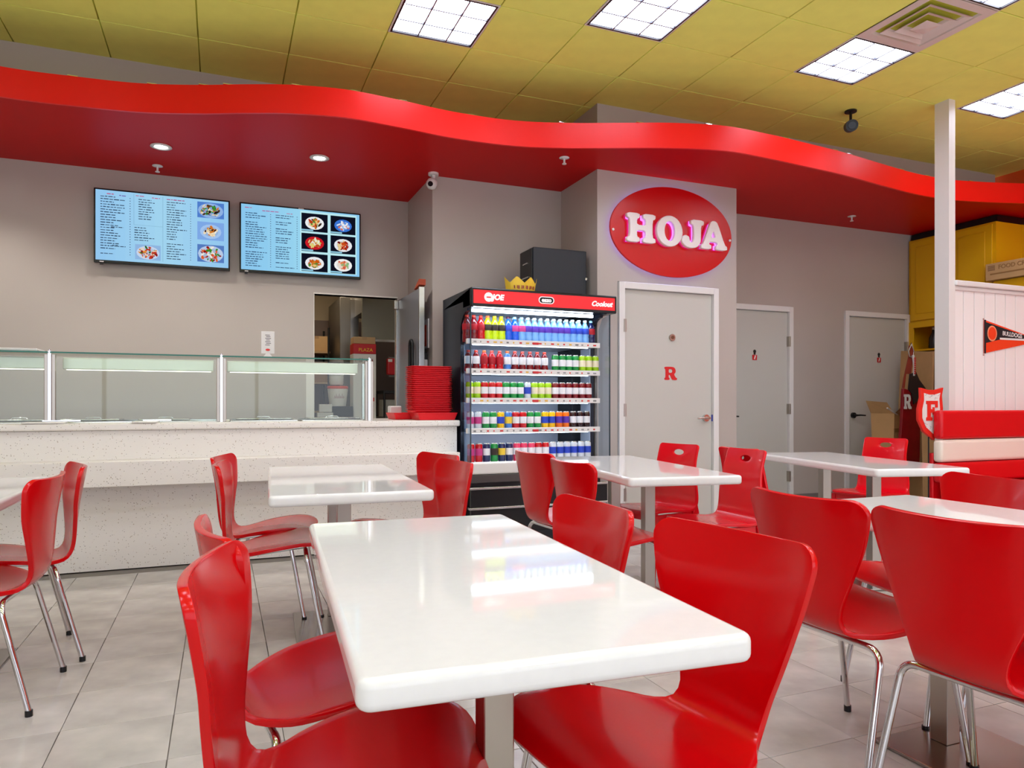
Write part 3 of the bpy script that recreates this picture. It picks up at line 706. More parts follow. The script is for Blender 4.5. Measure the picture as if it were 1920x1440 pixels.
# ================================================================== MENU SCREENS
def make_tv(name, x0, x1, label, which):
    t = empty(name, ((x0+x1)/2, 6.84, 2.60), 0, label, 'television', 'menu screens'); W = (x1-x0); H = .625
    box_obj('casing', M_BLACKG, (-W/2, W/2, 0, .045, -H/2, H/2), t, .004)
    box_obj('wall_bracket', M_BLACKP, (-.25, .25, .045, .085, -.15, .15), t)
    s = .013; sw, sh = W/2 - s, H/2 - s
    bgc = (168, 226, 250)
    scr = MB(); z0 = -H/2 + .024
    # screen in two tones, lettering and dishes as flat lit print
    cols = 14
    for i in range(cols):
        a = -sw + i*2*sw/cols; b = a + 2*sw/cols; u = abs((i+.5)/cols - .5)*2
        rect(scr, a, b, z0, sh, -.0006, (int(160-16*u + (10 if which == 0 else 0)), int(208+14*(1-u)), 250))
    so = scr.build('screen', M_SCREEN, t)
    pr = MB(); Y = -.0014
    rnd = random.Random(5 + which)
    def U(u): return -sw + u*2*sw
    def V(v): return sh - v*(sh - z0)
    def line(u0, u1, v, c=(44, 58, 84), th=.0085):
        x = U(u0)
        while x < U(u1):
            l = rnd.uniform(.012, .04); e = min(x+l, U(u1)); rect(pr, x, e, V(v)-th/2*rnd.uniform(.6, 1), V(v)+th/2*rnd.uniform(.5, 1), Y, c); x = e + .006
    def dish(u0, u1, v0, v1, bgc, plate, kinds, plate_scale=.8):
        rect(pr, U(u0), U(u1), V(v1), V(v0), Y, bgc)
        cx, cz = (U(u0)+U(u1))/2, (V(v0)+V(v1))/2; rx, rz = (U(u1)-U(u0))/2, (V(v0)-V(v1))/2
        def e(x, z, a, b, c, y, rot=0):
            pr.add([(x + a*math.cos(q*PI/8)*math.cos(rot) - b*math.sin(q*PI/8)*math.sin(rot), y, z + a*math.cos(q*PI/8)*math.sin(rot) + b*math.sin(q*PI/8)*math.cos(rot)) for q in range(16)], [tuple(range(16))], c)
        if plate: e(cx, cz-rz*.05, rx*plate_scale, rz*plate_scale, plate, Y-.0004); e(cx, cz-rz*.05, rx*plate_scale*.72, rz*plate_scale*.7, tuple(int(v*.92) for v in plate), Y-.0006)
        for q in range(44):
            an = rnd.uniform(0, 2*PI); ra = (rnd.uniform(0, 1)**.6)*(.62 if plate_scale < .85 else .82)
            e(cx + rx*ra*math.cos(an)*plate_scale, cz - rz*.05 + rz*ra*math.sin(an)*plate_scale, rx*rnd.uniform(.07, .2), rz*rnd.uniform(.05, .15), rnd.choice(kinds), Y-.0008-q*.00001, rnd.uniform(0, 3))
    fd = [(214, 120, 40), (190, 60, 30), (240, 200, 120), (60, 40, 24), (236, 224, 190), (80, 150, 60)]
    if which == 0:
        line(.08, .13, .05, (200, 60, 110), .008); line(.17, .22, .06, (110, 60, 160), .008)
        for v in [.09+.037*k for k in range(23)]:
            if rnd.random() < .9: line(.035, .035+rnd.uniform(.08, .19), v)
            rect(pr, U(.245), U(.252), V(v)-.003, V(v)+.003, Y, (80, 90, 120))
        line(.11, .2, .52, (50, 60, 80), .007); line(.12, .16, .78, (50, 60, 80), .007)
        for v in [.09+.035*k for k in range(9)]: line(.31, .31+rnd.uniform(.08, .14), v)
        line(.29, .35, .04, (200, 60, 110), .008); line(.41, .47, .05, (200, 60, 110), .008)
        for a, b, c_, d_ in ((.275, .277, .02, .46), (.49, .492, .02, .97), (.275, .49, .46, .463)): rect(pr, U(a), U(b), V(d_), V(c_), Y, (120, 165, 190))
        for v in [.50+.036*k for k in range(6)]: line(.28, .28+rnd.uniform(.08, .16), v)
        dish(.285, .475, .74, .96, (150, 190, 235), (206, 222, 246), [(200, 60, 40), (236, 150, 60), (250, 220, 190), (50, 110, 50), (150, 30, 30)], .9)
        line(.52, .66, .05, (180, 60, 120), .008)
        for v in [.09+.036*k for k in range(24)]:
            if rnd.random() < .92: line(.52, .52+rnd.uniform(.06, .16), v)
            rect(pr, U(.70), U(.706), V(v)-.003, V(v)+.003, Y, (80, 90, 120))
        dish(.755, .965, .035, .27, (84, 132, 214), (150, 186, 236), [(214, 120, 40), (40, 26, 22), (60, 150, 50), (240, 220, 190), (90, 60, 30), (60, 150, 50)], .95)
        dish(.755, .965, .33, .60, (132, 176, 240), (170, 204, 248), fd[:1]+[(246, 226, 190), (236, 190, 110), (60, 30, 24), (250, 244, 230)], .8)
        dish(.755, .965, .67, .93, (90, 130, 200), (190, 210, 240), [(206, 52, 34), (230, 100, 50), (250, 240, 230), (60, 140, 40), (150, 24, 20)], .95)
    else:
        line(.03, .09, .05, (200, 60, 110), .007); line(.17, .31, .08, (190, 60, 130), .008); line(.37, .42, .09, (200, 60, 110), .006)
        for v in [.13+.035*k for k in range(24)]:
            if rnd.random() < .9: line(.035, .035+rnd.uniform(.09, .19), v, (44, 66, 104))
            if rnd.random() < .9: line(.28, .28+rnd.uniform(.09, .16), v, (44, 66, 104))
            for q in (.235, .455): rect(pr, U(q), U(q+.007), V(v)-.003, V(v)+.003, Y, (80, 90, 120))
        rect(pr, U(.485), U(.975), V(.975), V(.02), Y+.0003, (196, 244, 252))
        C = [(.495, .72), (.745, .965)]; Rr = [(.05, .335), (.365, .65), (.685, .965)]
        specs = [((246, 248, 250), fd), ((60, 120, 220), [(200, 220, 250), (90, 150, 230), (230, 120, 90), (240, 244, 250), (120, 160, 230)]), ((210, 30, 40), [(232, 214, 120), (190, 200, 90), (240, 238, 220), (200, 80, 40), (230, 220, 150)]),
                 ((240, 242, 248), [(170, 34, 24), (214, 80, 30), (240, 210, 150), (110, 20, 20)]), ((244, 246, 250), [(226, 130, 40), (206, 90, 20), (240, 200, 130), (90, 140, 60)]), ((250, 250, 250), [(230, 140, 90), (240, 220, 200), (140, 190, 130), (220, 90, 70)])]
        k = 0
        for v0, v1 in Rr:
            for u0, u1 in C:
                p_, kk = specs[k]; dish(u0, u1, v0, v1, (16, 18, 34), p_, kk, .72 if k not in (1,) else .7); rect(pr, U(u0), U(u0+.10), V(v1)+.004, V(v1)+.018, Y-.002, (150, 206, 230)); k += 1
    for i in range(len(pr.v)): pass
    po = tag(pr.build('menu_print', M_SCREEN, so), kind='stuff')
    box_obj('maker_badge', M_TRIMW, (-sw+.03, -sw+.06, -.0012, .0, -H/2+.006, -H/2+.014), t)
    box_obj('sensor', M_BLACKP, (-sw+.03, -sw+.055, -.002, .02, -H/2-.014, -H/2), t)
    if which: box_obj('sticker', M_TRIMW, (-.03, .015, -.0012, 0, H/2-.013, H/2-.004), t)
    return t
make_tv('menu_screen', -.987, .071, 'wall television menu board on the left, one dish photo column and a framed centre list', 0)
make_tv('menu_screen', .151, 1.229, 'wall television menu board on the right, six dish photos on black squares', 1)

# ================================================================== DRINKS COOLER
FX0, FX1 = 1.75, 2.94; FY0, FY1 = 5.15, 5.86
ck = empty('drinks_cooler', (FX0, FY0, 0), 0, 'open-front drinks cooler with red header, five stocked shelves and black sides', 'drinks cooler')
CW = FX1 - FX0; CD = FY1 - FY0
def side_poly():
    p = [(.22, .0), (CD, 0), (CD, 1.90), (.0, 1.98), (.0, 1.84), (.06, 1.84)]
    for a in range(0, 91, 15):
        r = .16; p.append((.07 + r*math.sin(math.radians(a)), 1.66 + r*math.cos(math.radians(a))))
    p += [(.23, 1.55)]
    return p
yz = lambda u, v, t: (t, u, v)
MB().prism(side_poly(), 0, .03, yz).build('side_panel', M_NAVY, ck)
MB().prism(side_poly(), CW-.03, CW, yz).build('side_panel', M_NAVY, ck)
M_GLC = glass('clear_side_glass', (232, 242, 250))
for xx in (.006, CW-.012 + .04):
    gp = MB().prism([(.012, .60), (.225, .60), (.225, 1.55), (.20, 1.72), (.13, 1.82), (.012, 1.84)], xx, xx+.006, yz).build('side_glass', M_GLC, ck)
    MB().box(xx-.001, xx+.007, .004, .013, .58, 1.84).build('glass_edge', mat('dark_green_edge', (28, 48, 56), .2), ck)
MB().box(.03, CW-.03, CD-.03, CD-.002, .5, 1.9).build('back_panel', mat('pale_blue_liner', (206, 216, 234), .4), ck)
MB().box(.03, CW-.03, .02, CD-.03, 1.86, 1.90).build('top_liner', mat('pale_liner', (206, 210, 216), .4), ck)
for xx in (.0305, CW-.0335): MB().box(xx, xx+.003, .23, CD-.04, .58, 1.60).build('side_liner', mat('pale_blue_liner', (0,0,0)), ck)
MB().box(CW-.12, CW-.036, .40, CD-.031, .6, 1.86).build('inner_duct', M_BLACKG, ck)
MB().box(.03, CW+.02, .02, CD, 0, .10).box(.03, CW-.03, .06, CD, .10, .50).build('base', M_BLACKG, ck)
MB().box(0, CW+.04, -.03, CD-.05, .50, .565).build('deck', mat('dark_steel', (96, 94, 92), .3, .8), ck, bevel=.006)
MB().box(0, CW+.04, -.04, .06, .566, .655).build('bumper', M_TRIMW, ck, bevel=.012)
for z in (.445, .29): MB().box(.0, CW+.04, .0, .06, z, z+.018).build('louvre_strip', M_STEELL, ck, bevel=.003)
MB().box(.02, CW+.02, .03, .06, .10, .44).build('kick_grille', M_BLACKP, ck)
hx1 = CW + .075
MB().box(-.0, hx1, -.03, .17, 1.845, 1.99).build('header', M_BLACKG, ck, bevel=.008)
MB().box(0, CW, .16, CD, 1.90, 1.985).build('roof', M_NAVY, ck)
hd_ = MB().box(.018, hx1-.02, -.034, -.030, 1.868, 1.970).build('header_sign', mat('lit_red_sign', (222, 24, 34), .3, emit=((235, 40, 44), .35)), ck)
M_SIGNW = mat('white_sign_print', (250, 246, 244), .4, emit=((255, 240, 240), .25))
text_obj('lettering', 'JOE', .058, M_SIGNW, hd_, (.215, -.0355, 1.918), shear=.2, bold=.003)
MB().cyl((.14, -.0365, 1.918), .036, .002, 24, 'y').build('roundel', M_SIGNW, hd_)
MB().box(.122, .158, -.038, -.0367, 1.912, 1.922).build('roundel_bar', mat('lit_red_sign', (0,0,0)), hd_)
MB().prism([(.585+.028*math.cos(a), 1.92+.028*math.sin(a)) for a in [PI/2+k*PI/8 for k in range(9)]] + [(.665+.028*math.cos(a), 1.92+.028*math.sin(a)) for a in [-PI/2+k*PI/8 for k in range(9)]], -.0365, -.035, lambda u, v, t: (u, t, v)).build('badge', M_SIGNW, hd_)
MB().prism([(.587+.022*math.cos(a), 1.92+.022*math.sin(a)) for a in [PI/2+k*PI/8 for k in range(9)]] + [(.663+.022*math.cos(a), 1.92+.022*math.sin(a)) for a in [-PI/2+k*PI/8 for k in range(9)]], -.0378, -.0366, lambda u, v, t: (u, t, v)).build('badge_core', M_BLACKG, hd_)
text_obj('lettering', 'eazo', .045, M_SIGNW, hd_, (.625, -.039, 1.92), bold=.002)
text_obj('lettering', 'Coolout', .056, M_SIGNW, hd_, (1.12, -.0355, 1.915), shear=.35, bold=.0025)
M_LED = emat('cooler_led', (222, 238, 255), 20.0)
MB().box(.04, CW-.1, .055, .075, 1.815, 1.838).build('led_tube', M_LED, ck)
SH = [1.585, 1.355, 1.128, .892]
M_SHELF = mat('grey_shelf_steel', (188, 192, 200), .35, .3)
for k, z in enumerate(SH):
    s_ = MB().box(.032, CW-.032, .10, CD-.06, z-.012, z).build('shelf', M_SHELF, ck)
    rail = MB().box(.0, CW-.03, .062, .098, z-.018, z+.022).build('price_rail', M_TRIMW, s_, bevel=.002)
    pr = MB(); rr_ = random.Random(k)
    for q in range(20):
        x = .05 + q*.055; c = rr_.choice([(210, 40, 40), (120, 120, 120), (230, 180, 60), (150, 150, 150), (210, 60, 50)]); l = rr_.uniform(.008, .03)
        rect(pr, x, x+l, z-.006, z+.006, .0612, c)
    rect(pr, .55, .60, z-.010, z+.008, .0606, (206, 30, 36))
    tag(pr.build('price_tags', M_INK, s_), kind='stuff')
    MB().box(.06, CW-.12, .105, .12, z-.022, z-.013).build('led_strip', M_LED if k < 4 else M_LED, s_)
# products -----------------------------------------------------------
def liquid(nm, c, tr=.0): return mat('drink_' + nm, c, .12, coat=.4)
PC = {'red': (196, 12, 26), 'dark red': (120, 10, 24), 'yellow-green': (200, 226, 20), 'deep blue': (20, 90, 214), 'pale blue': (120, 176, 236), 'green': (12, 140, 60), 'lime': (160, 206, 20),
      'yellow': (240, 190, 10), 'orange': (232, 110, 14), 'blue': (60, 120, 200), 'silver': (206, 212, 220), 'cola': (44, 14, 20), 'navy': (20, 34, 84), 'pink': (226, 60, 100)}
protos = {}
def make_bottle(kind, col, cap, lab):
    key = (kind, col, cap, lab)
    if key in protos: return copy_tree(protos[key]), False
    t = empty({'big': 'large_bottle', 'small': 'small_bottle', 'can': 'drink_can'}[kind])
    m = liquid(col, PC[col])
    if kind == 'big':
        MB().lathe([(.030, 0), (.036, .006), (.036, .06), (.033, .075), (.036, .09), (.036, .13), (.030, .158), (.016, .185), (.012, .195)], n=12).build('bottle', m, t)
        MB().lathe([(.015, .195), (.015, .212), (0, .213)], n=10).build('cap', mat('cap_' + cap, {'red': (214, 50, 30), 'yellow': (236, 200, 30), 'green': (30, 140, 70), 'white': (226, 240, 246), 'dark': (70, 24, 50), 'orange': (226, 92, 30), 'pale': (150, 206, 226)}[cap], .4), t)
        MB().lathe([(.0366, .095), (.0368, .096), (.0368, .132), (.034, .143)], n=12).build('label_band', mat('label_' + lab, {'dark': (52, 40, 34), 'pink': (196, 60, 130), 'purple': (86, 50, 170), 'white': (232, 232, 236), 'blue': (40, 70, 190), 'red': (170, 10, 30)}[lab], .5), t)
    elif kind == 'small':
        MB().lathe([(.026, 0), (.0305, .006), (.0305, .035), (.027, .05), (.0305, .075), (.0305, .095), (.024, .12), (.012, .135)], n=12).build('bottle', m, t)
        MB().lathe([(.014, .135), (.014, .15), (0, .151)], n=10).build('cap', mat('cap_' + cap, (0, 0, 0)), t)
        MB().lathe([(.031, .055), (.0312, .056), (.0312, .100), (.029, .108)], n=12).build('label_band', mat('label_' + lab, (0, 0, 0)), t)
    else:
        MB().lathe([(.024, 0), (.0295, .008), (.0295, .108), (.025, .118)], n=12).build('can', m, t)
        MB().lathe([(.026, .118), (.026, .122), (.022, .122), (.021, .118), (0, .118)], n=12).build('lid', M_STEELL, t)
        MB().lathe([(.0298, .045), (.0299, .046), (.0299, .088), (.0298, .089)], n=12).build('label_band', mat('label_' + lab, (0, 0, 0)), t)
    protos[key] = t
    return t, True
for c_, rgb in {'red': (214, 50, 30), 'yellow': (236, 200, 30), 'green': (30, 140, 70), 'white': (226, 240, 246), 'dark': (70, 24, 50), 'orange': (226, 92, 30), 'pale': (150, 206, 226)}.items(): mat('cap_' + c_, rgb, .4)
for c_, rgb in {'dark': (52, 40, 34), 'pink': (196, 60, 130), 'purple': (86, 50, 170), 'white': (232, 232, 236), 'blue': (40, 70, 190), 'red': (170, 10, 30), 'gold': (236, 200, 60), 'cream': (236, 226, 196)}.items(): mat('label_' + c_, rgb, .5)
ROWS = [
 ('top shelf', 1.585, 'big', [('dark red','red','red',2), ('red','red','red',1), ('yellow-green','orange','dark',1), ('yellow-green','yellow','dark',2), ('deep blue','dark','blue',1), ('deep blue','pale','pink',1), ('pale blue','pale','pink',1), ('pale blue','white','purple',7), ('pale blue','white','blue',3), ('navy','pale','red',1)], 1.775, .0575),
 ('second shelf', 1.355, 'small', [('dark red','red','white',2), ('red','orange','red',1), ('red','red','red',2), ('blue','orange','white',1), ('dark red','red','white',5)], 1.785, .0655),
 ('second shelf', 1.355, 'can', [('green','','white',4), ('lime','','cream',3)], 2.535, .062),
 ('third shelf', 1.128, 'can', [('lime','','cream',2), ('red','','white',3), ('green','','white',3), ('silver','','blue',1), ('lime','','cream',3), ('dark red','','white',6)], 1.795, .0615),
 ('fourth shelf', .892, 'can', [('silver','','pink',2), ('green','','white',2), ('yellow','','blue',1), ('blue','','gold',1), ('red','','white',2), ('green','','white',2), ('yellow','','blue',2), ('orange','','purple',2), ('cola','','white',3)], 1.80, .064),
 ('bottom shelf', .566, 'can', [('red','','pink',2), ('navy','','white',1), ('green','','dark',1), ('navy','','gold',1), ('navy','','white',1), ('pink','','white',3), ('red','','white',2), ('silver','','blue',6)], 1.80, .064),
]
KN = {'big': 'large bottle', 'small': 'small bottle', 'can': 'can'}
pending = []
for sh, z, kind, items, xs, dx in ROWS:
    k = 0
    for (c_, cap, lab, cnt) in items:
        for q in range(cnt):
            pending.append((sh, z, kind, c_, cap, lab, xs + k*dx)); k += 1
cnts = {}
for it in pending: cnts[(it[0], it[2], it[3])] = cnts.get((it[0], it[2], it[3]), 0) + 1
seen = {}
for sh, z, kind, c_, cap, lab, x in pending:
    o, new = make_bottle(kind, c_, cap, lab)
    if new: index_children()
    key = (sh, kind, c_); seen[key] = seen.get(key, 0) + 1
    yy = 5.15 + (.145 if kind == 'big' else .14)
    zz = z + .0005
    if sh == 'bottom shelf': zz = .6455; yy = 5.15 + .12
    o.location = (x, yy + random.uniform(-.004, .004), zz); o.rotation_euler = (0, 0, random.uniform(-.5, .5))
    if kind == 'can' and sh == 'bottom shelf': o.location.z = .6455
    od = '' if cnts[key] == 1 else '%s ' % ORD[seen[key]-1]
    tag(o, '%s%s %s%s on the cooler %s' % (od, c_, KN[kind], ' from the left' if od else '', sh), KN[kind].split()[-1] if kind != 'can' else 'can', '%ss on the cooler %s' % (KN[kind], sh))
    o.scale = (1, 1, {'big': 1.0, 'small': 1.12, 'can': 1.22}[kind])
# second row behind on the top shelf and the rest, darker but present
for sh, z, kind, cols, xs, dx, nn in [('top shelf', 1.585, 'big', [('dark red','red','red'), ('yellow-green','yellow','dark'), ('pale blue','white','purple')], 1.80, .0575, 18),
                          ('third shelf', 1.128, 'can', [('lime','','cream'), ('green','','white'), ('dark red','','white')], 1.82, .0615, 16)]:
    for k in range(nn):
        c = cols[min(2, k*3//nn) if sh != 'top shelf' else (0 if k < 3 else 1 if k < 6 else 2)]
        o, new = make_bottle(kind, *c)
        if new: index_children()
        o.location = (xs + k*dx, 5.15+.145+.075, z+.0005); o.rotation_euler = (0, 0, random.uniform(-.5, .5))
        o.scale = (1, 1, {'big': 1.0, 'small': 1.12, 'can': 1.22}[kind])
        tag(o, '%s %s from the left in the back row of the cooler %s' % (ORD[k], KN[kind], sh), KN[kind].split()[-1] if kind != 'can' else 'can', 'back row on the cooler %s' % sh)
MB().box(.03, CW-.036, .062, .30, .567, .645).build('bottom_shelf', M_TRIMW, ck)

# paper crown and black box on top
cr = MB(); n_ = 28; vs = []; fs = []
for k in range(n_+1):
    a = math.radians(200 + 140*k/n_); s_ = abs(((k/n_*3) % 1) - .5)*2
    h = .068 + .052*s_
    vs += [(.13*math.cos(a), .10*math.sin(a)+.05, 0), (.15*math.cos(a), .12*math.sin(a)+.05, h)]
for k in range(n_): fs.append((2*k, 2*k+2, 2*k+3, 2*k+1))
cr.add(vs, fs, (244, 204, 60))
for k in range(n_):
    if k % 3 != 2 and 6 < k < 24:
        a0, a1 = math.radians(200+140*k/n_+1), math.radians(200+140*(k+1)/n_)
        cr.add([(.1375*math.cos(a0), .1075*math.sin(a0)+.049, .02+.008*(k % 2)), (.1375*math.cos(a1), .1075*math.sin(a1)+.049, .02), (.142*math.cos(a1), .112*math.sin(a1)+.049, .045), (.142*math.cos(a0), .112*math.sin(a0)+.049, .05)], [(0,1,2,3)], [(176, 90, 40), (150, 60, 60), (220, 150, 40)][k % 3])
cw = cr.build('paper_crown', M_INK, loc=(2.215, 5.25, 1.991)); tag(cw, 'yellow paper crown with brown print on top of the drinks cooler', 'crown')
sol = cw.modifiers.new('thick', 'SOLIDIFY'); sol.thickness = .0015; bake(cw)
bb = empty('equipment_case', (2.41, 5.45, 1.986), 0, 'black wheeled equipment case on top of the cooler beside the sign wall', 'case')
M_CASE = mat('charcoal_case', (38, 42, 48), .5)
box_obj('shell', M_CASE, (0, .50, 0, .27, 0, .43), bb, .008); box_obj('side_frame', M_BLACKP, (-.012, -.001, .01, .26, .01, .42), bb, .004)
MB().box(-.02, -.012, .06, .2, .18, .19).box(-.02, -.012, .08, .18, .30, .31).box(.485, .503, -.008, 0, .18, .20).build('latch', M_STEELL, bb)

# ================================================================== OVAL SIGN
sg2 = empty('oval_sign', (3.69, YS, 2.615), 0, 'red oval backlit wall sign with raised white letters HOJA', 'sign')
A_, B_ = .635, .395
def oval(a, b, y0, y1): return MB().prism([(a*math.cos(2*PI*k/72), b*math.sin(2*PI*k/72)) for k in range(72)], y0, y1, lambda u, v, t: (u, t, v))
oval(A_-.05, B_-.05, -.03, -.001).build('backlight', emat('blue_white_led', (150, 160, 255), 9.0), sg2)
oval(A_, B_, -.055, -.032).build('oval_panel', mat('red_acrylic', (204, 6, 16), .22), sg2, bevel=.003)
for sx in (-1, 1): MB().cyl((sx*(A_-.025), -.064, -.03 if sx < 0 else -.02), .011, .009, 14, 'y').build('standoff', M_TRIMW, sg2)
M_SGL = mat('white_acrylic_letter', (246, 242, 242), .35)
M_HALO = emat('violet_led', (176, 90, 255), 3.2)
LX = [(-.500, 'H', .262, 1.20), (-.196, 'O', .262, 1.02), (.058, 'J', .262, 1.26), (.262, 'A', .262, 1.10)]
for x, ch, h, wx in LX:
    z = -.130
    lt = letter(ch, h - .012, .026, M_SGL, sg2, wallfr(x, -.088, z), 'letter', 1, .006, wx)
    letter(ch, (h - .012)*.93, .004, M_HALO, lt, Matrix.Translation((.006, .006, -.020)), 'halo_strip', 0, 0, wx)

# ================================================================== SOFFIT AND CEILING FITTINGS
def downlight(x, y, label):
    d = empty('downlight', (x, y, SOF), 0, label, 'downlight', 'soffit downlights')
    MB().lathe([(.045, -.001), (.075, -.001), (.078, -.008), (.055, -.012), (.045, -.004)], n=28, cap=False).build('trim_ring', M_TRIMW, d)
    MB().lathe([(0, -.003), (.044, -.003), (.044, -.001)], n=24).build('lens', emat('downlight_lens', (255, 252, 244), 30), d)
    l = bpy.data.lights.new('spot_lamp', 'SPOT'); l.energy = SPOT_WATTS; l.spot_size = math.radians(120); l.spot_blend = .8; l.shadow_soft_size = .04; l.color = (1, .96, .9)
    lo = bpy.data.objects.new('spot_lamp', l); COL.objects.link(lo); lo.parent = d; lo.location = (0, 0, -.02)
downlight(-.432, 6.15, 'round lit downlight in the red soffit, above the left menu screen')
downlight(.736, 5.945, 'round lit downlight in the red soffit, above the right menu screen')
downlight(-1.75, 6.2, 'round downlight in the red soffit left of the picture edge')
def sprinkler(x, y, label):
    d = empty('sprinkler', (x, y, SOF), 0, label, 'sprinkler', 'soffit sprinklers')
    MB().lathe([(0, -.001), (.04, -.001), (.042, -.006), (.02, -.012), (0, -.013)][::-1], n=20).build('escutcheon', M_TRIMW, d)
    MB().cyl((0, 0, -.05), .008, .04, 10).cyl((0, 0, -.056), .018, .006, 14).build('head', M_TRIMW, d)
sprinkler(-.495, 6.66, 'small white sprinkler head in the red soffit above the left menu screen')
sprinkler(2.573, 5.198, 'small white sprinkler head in the red soffit above the drinks cooler')
sprinkler(6.203, 5.666, 'small white sprinkler head in the red soffit right of the oval sign')
dc = empty('dome_camera', (1.70, 5.98, SOF), 0, 'white round security camera under the red soffit at the wall corner', 'security camera')
MB().cyl((0, 0, -.02), .045, .02, 20).cyl((0, 0, -.07), .016, .05, 12).build('mount', M_TRIMW, dc, shade=False)
MB().lathe([(.0, -.05), (.03, -.042), (.048, -.015), (.048, .015), (.03, .042), (0, .05)], (-.02, -.02, -.10), 18).build('housing', M_TRIMW, dc)
MB().cyl((-.045, -.068, -.115), .022, .01, 14, 'y').build('lens', M_BLACKG, dc)
bc = empty('bullet_camera', (5.087, 4.658, CEIL), 0, 'small black security camera hanging from the lime ceiling near the white post', 'security camera')
MB().cyl((0, 0, -.012), .05, .012, 18).tube([(0, 0, -.01), (0, 0, -.06), (-.01, -.01, -.12)], .011, 8).build('mount', M_BLACKP, bc)
MB().tube([(.02, .03, -.125), (-.06, -.07, -.16)], .05, 16, True, .05).build('housing', M_BLACKP, bc)
MB().tube([(-.061, -.071, -.16), (-.066, -.077, -.162)], .03, 14).build('lens', M_BLACKG, bc)

# ================================================================== TABLES
def slab(a, b, r, n=6):
    out = []
    for cx, cy, s in ((a-r, b-r, 0), (-a+r, b-r, 1), (-a+r, -b+r, 2), (a-r, -b+r, 3)):
        for k in range(n+1):
            an = (s + k/n)*PI/2; out.append((cx + r*math.cos(an), cy + r*math.sin(an)))
    return out
def table(x, y, rz, W, L, label, post_red=False):
    t = empty('dining_table', (x, y, 0), rz, label, 'table', 'white dining tables')
    MB().prism(slab(W/2, L/2, .022), .705, .75).build('tabletop', M_WHITE, t, bevel=.0135, seg=4)
    MB().box(-.15, .15, -.36, .36, .695, .704).build('mounting_plate', M_BLACKP, t)
    for s in (-1, 1): MB().box(-.03, .03, s*.25-.03, s*.25+.03, .014, .695).build('post', M_STEEL, t, bevel=.003)
    MB().box(-.2, .2, -.35, .35, .002, .014).build('base_plate', M_PLATE, t, bevel=.003)
    return t
r_ = math.radians
table(.497, 1.52, r_(-3.6), .60, 1.27, 'white rectangular table in the foreground, nearest the camera')
table(.525, 3.52, r_(-3.2), .645, 1.36, 'white rectangular table behind the foreground one, before the stone counter')
table(2.195, 3.577, r_(-8.8), .60, 1.42, 'white rectangular table before the drinks cooler and the door marked R')
table(3.70, 3.41, r_(-13), .58, 1.34, 'white rectangular table farthest right, before the two restroom doors')
table(2.165, 1.36, 0, .61, 1.27, 'white rectangular table at right, half hidden by two near chair backs')
table(-1.05, 3.44, 0, .61, 1.27, 'white rectangular table cut off by the left picture edge')

# ================================================================== CHAIRS
def shell_mesh(prof, nT, nS, th, dish, hole=None, corner=(.09, .05)):
    """prof rows: (x, z, halfwidth); the shell runs from the seat's front edge up to the back's top"""
    P = spline(prof, 160)
    # arc length resample with dense ends
    L = [0]
    for a, b in zip(P, P[1:]): L.append(L[-1] + math.hypot(b[0]-a[0], b[1]-a[1]))
    tot = L[-1]
    def at(s):
        s = max(0, min(tot, s))
        for i in range(len(L)-1):
            if L[i+1] >= s:
                u = (s - L[i])/max(1e-9, L[i+1]-L[i]); return tuple(p + (q-p)*u for p, q in zip(P[i], P[i+1]))
        return P[-1]
    r0, r1 = corner
    ss = [r0*(1-math.cos(PI/2*k/7)) for k in range(7)] + [r0 + (tot-r0-r1)*k/nT for k in range(nT+1)] + [tot - r1 + r1*math.sin(PI/2*k/7) for k in range(1, 8)]
    top = []; bot = []
    for s in ss:
        x, z, w_ = at(s)
        a = at(s-.004); b = at(s+.004); d = Vector((b[0]-a[0], b[1]-a[1])).normalized(); nrm = Vector((-d.y, d.x))  # points up / forward
        if d.x < 0: nrm = Vector((d.y, -d.x)) if False else Vector((-d.y, d.x))
        if s < r0: w_ = w_ - r0*1.15 + 1.15*math.sqrt(max(0, r0*r0 - (r0-s)**2))
        if s > tot-r1: w_ = w_ - r1 + math.sqrt(max(0, r1*r1 - (s-(tot-r1))**2))
        f = s/tot
        rt = []; rb = []
        for k in range(nS+1):
            v = -1 + 2*k/nS
            v = math.sin(v*PI/2)*.35 + v*.65
            y = v*w_
            dd = dish(f)*(y/.2)**2
            cx, cz = x - nrm.x*0 , z
            # lift edges along the surface normal (towards the sitter)
            px, pz = x + NS*nrm.x*dd, z + NS*nrm.y*dd
            rt.append((px + NS*nrm.x*th/2, y, pz + NS*nrm.y*th/2)); rb.append((px - NS*nrm.x*th/2, y, pz - NS*nrm.y*th/2))
        top.append(rt); bot.append(rb)
    return top, bot
NS = -1   # side of the profile the sitter is on
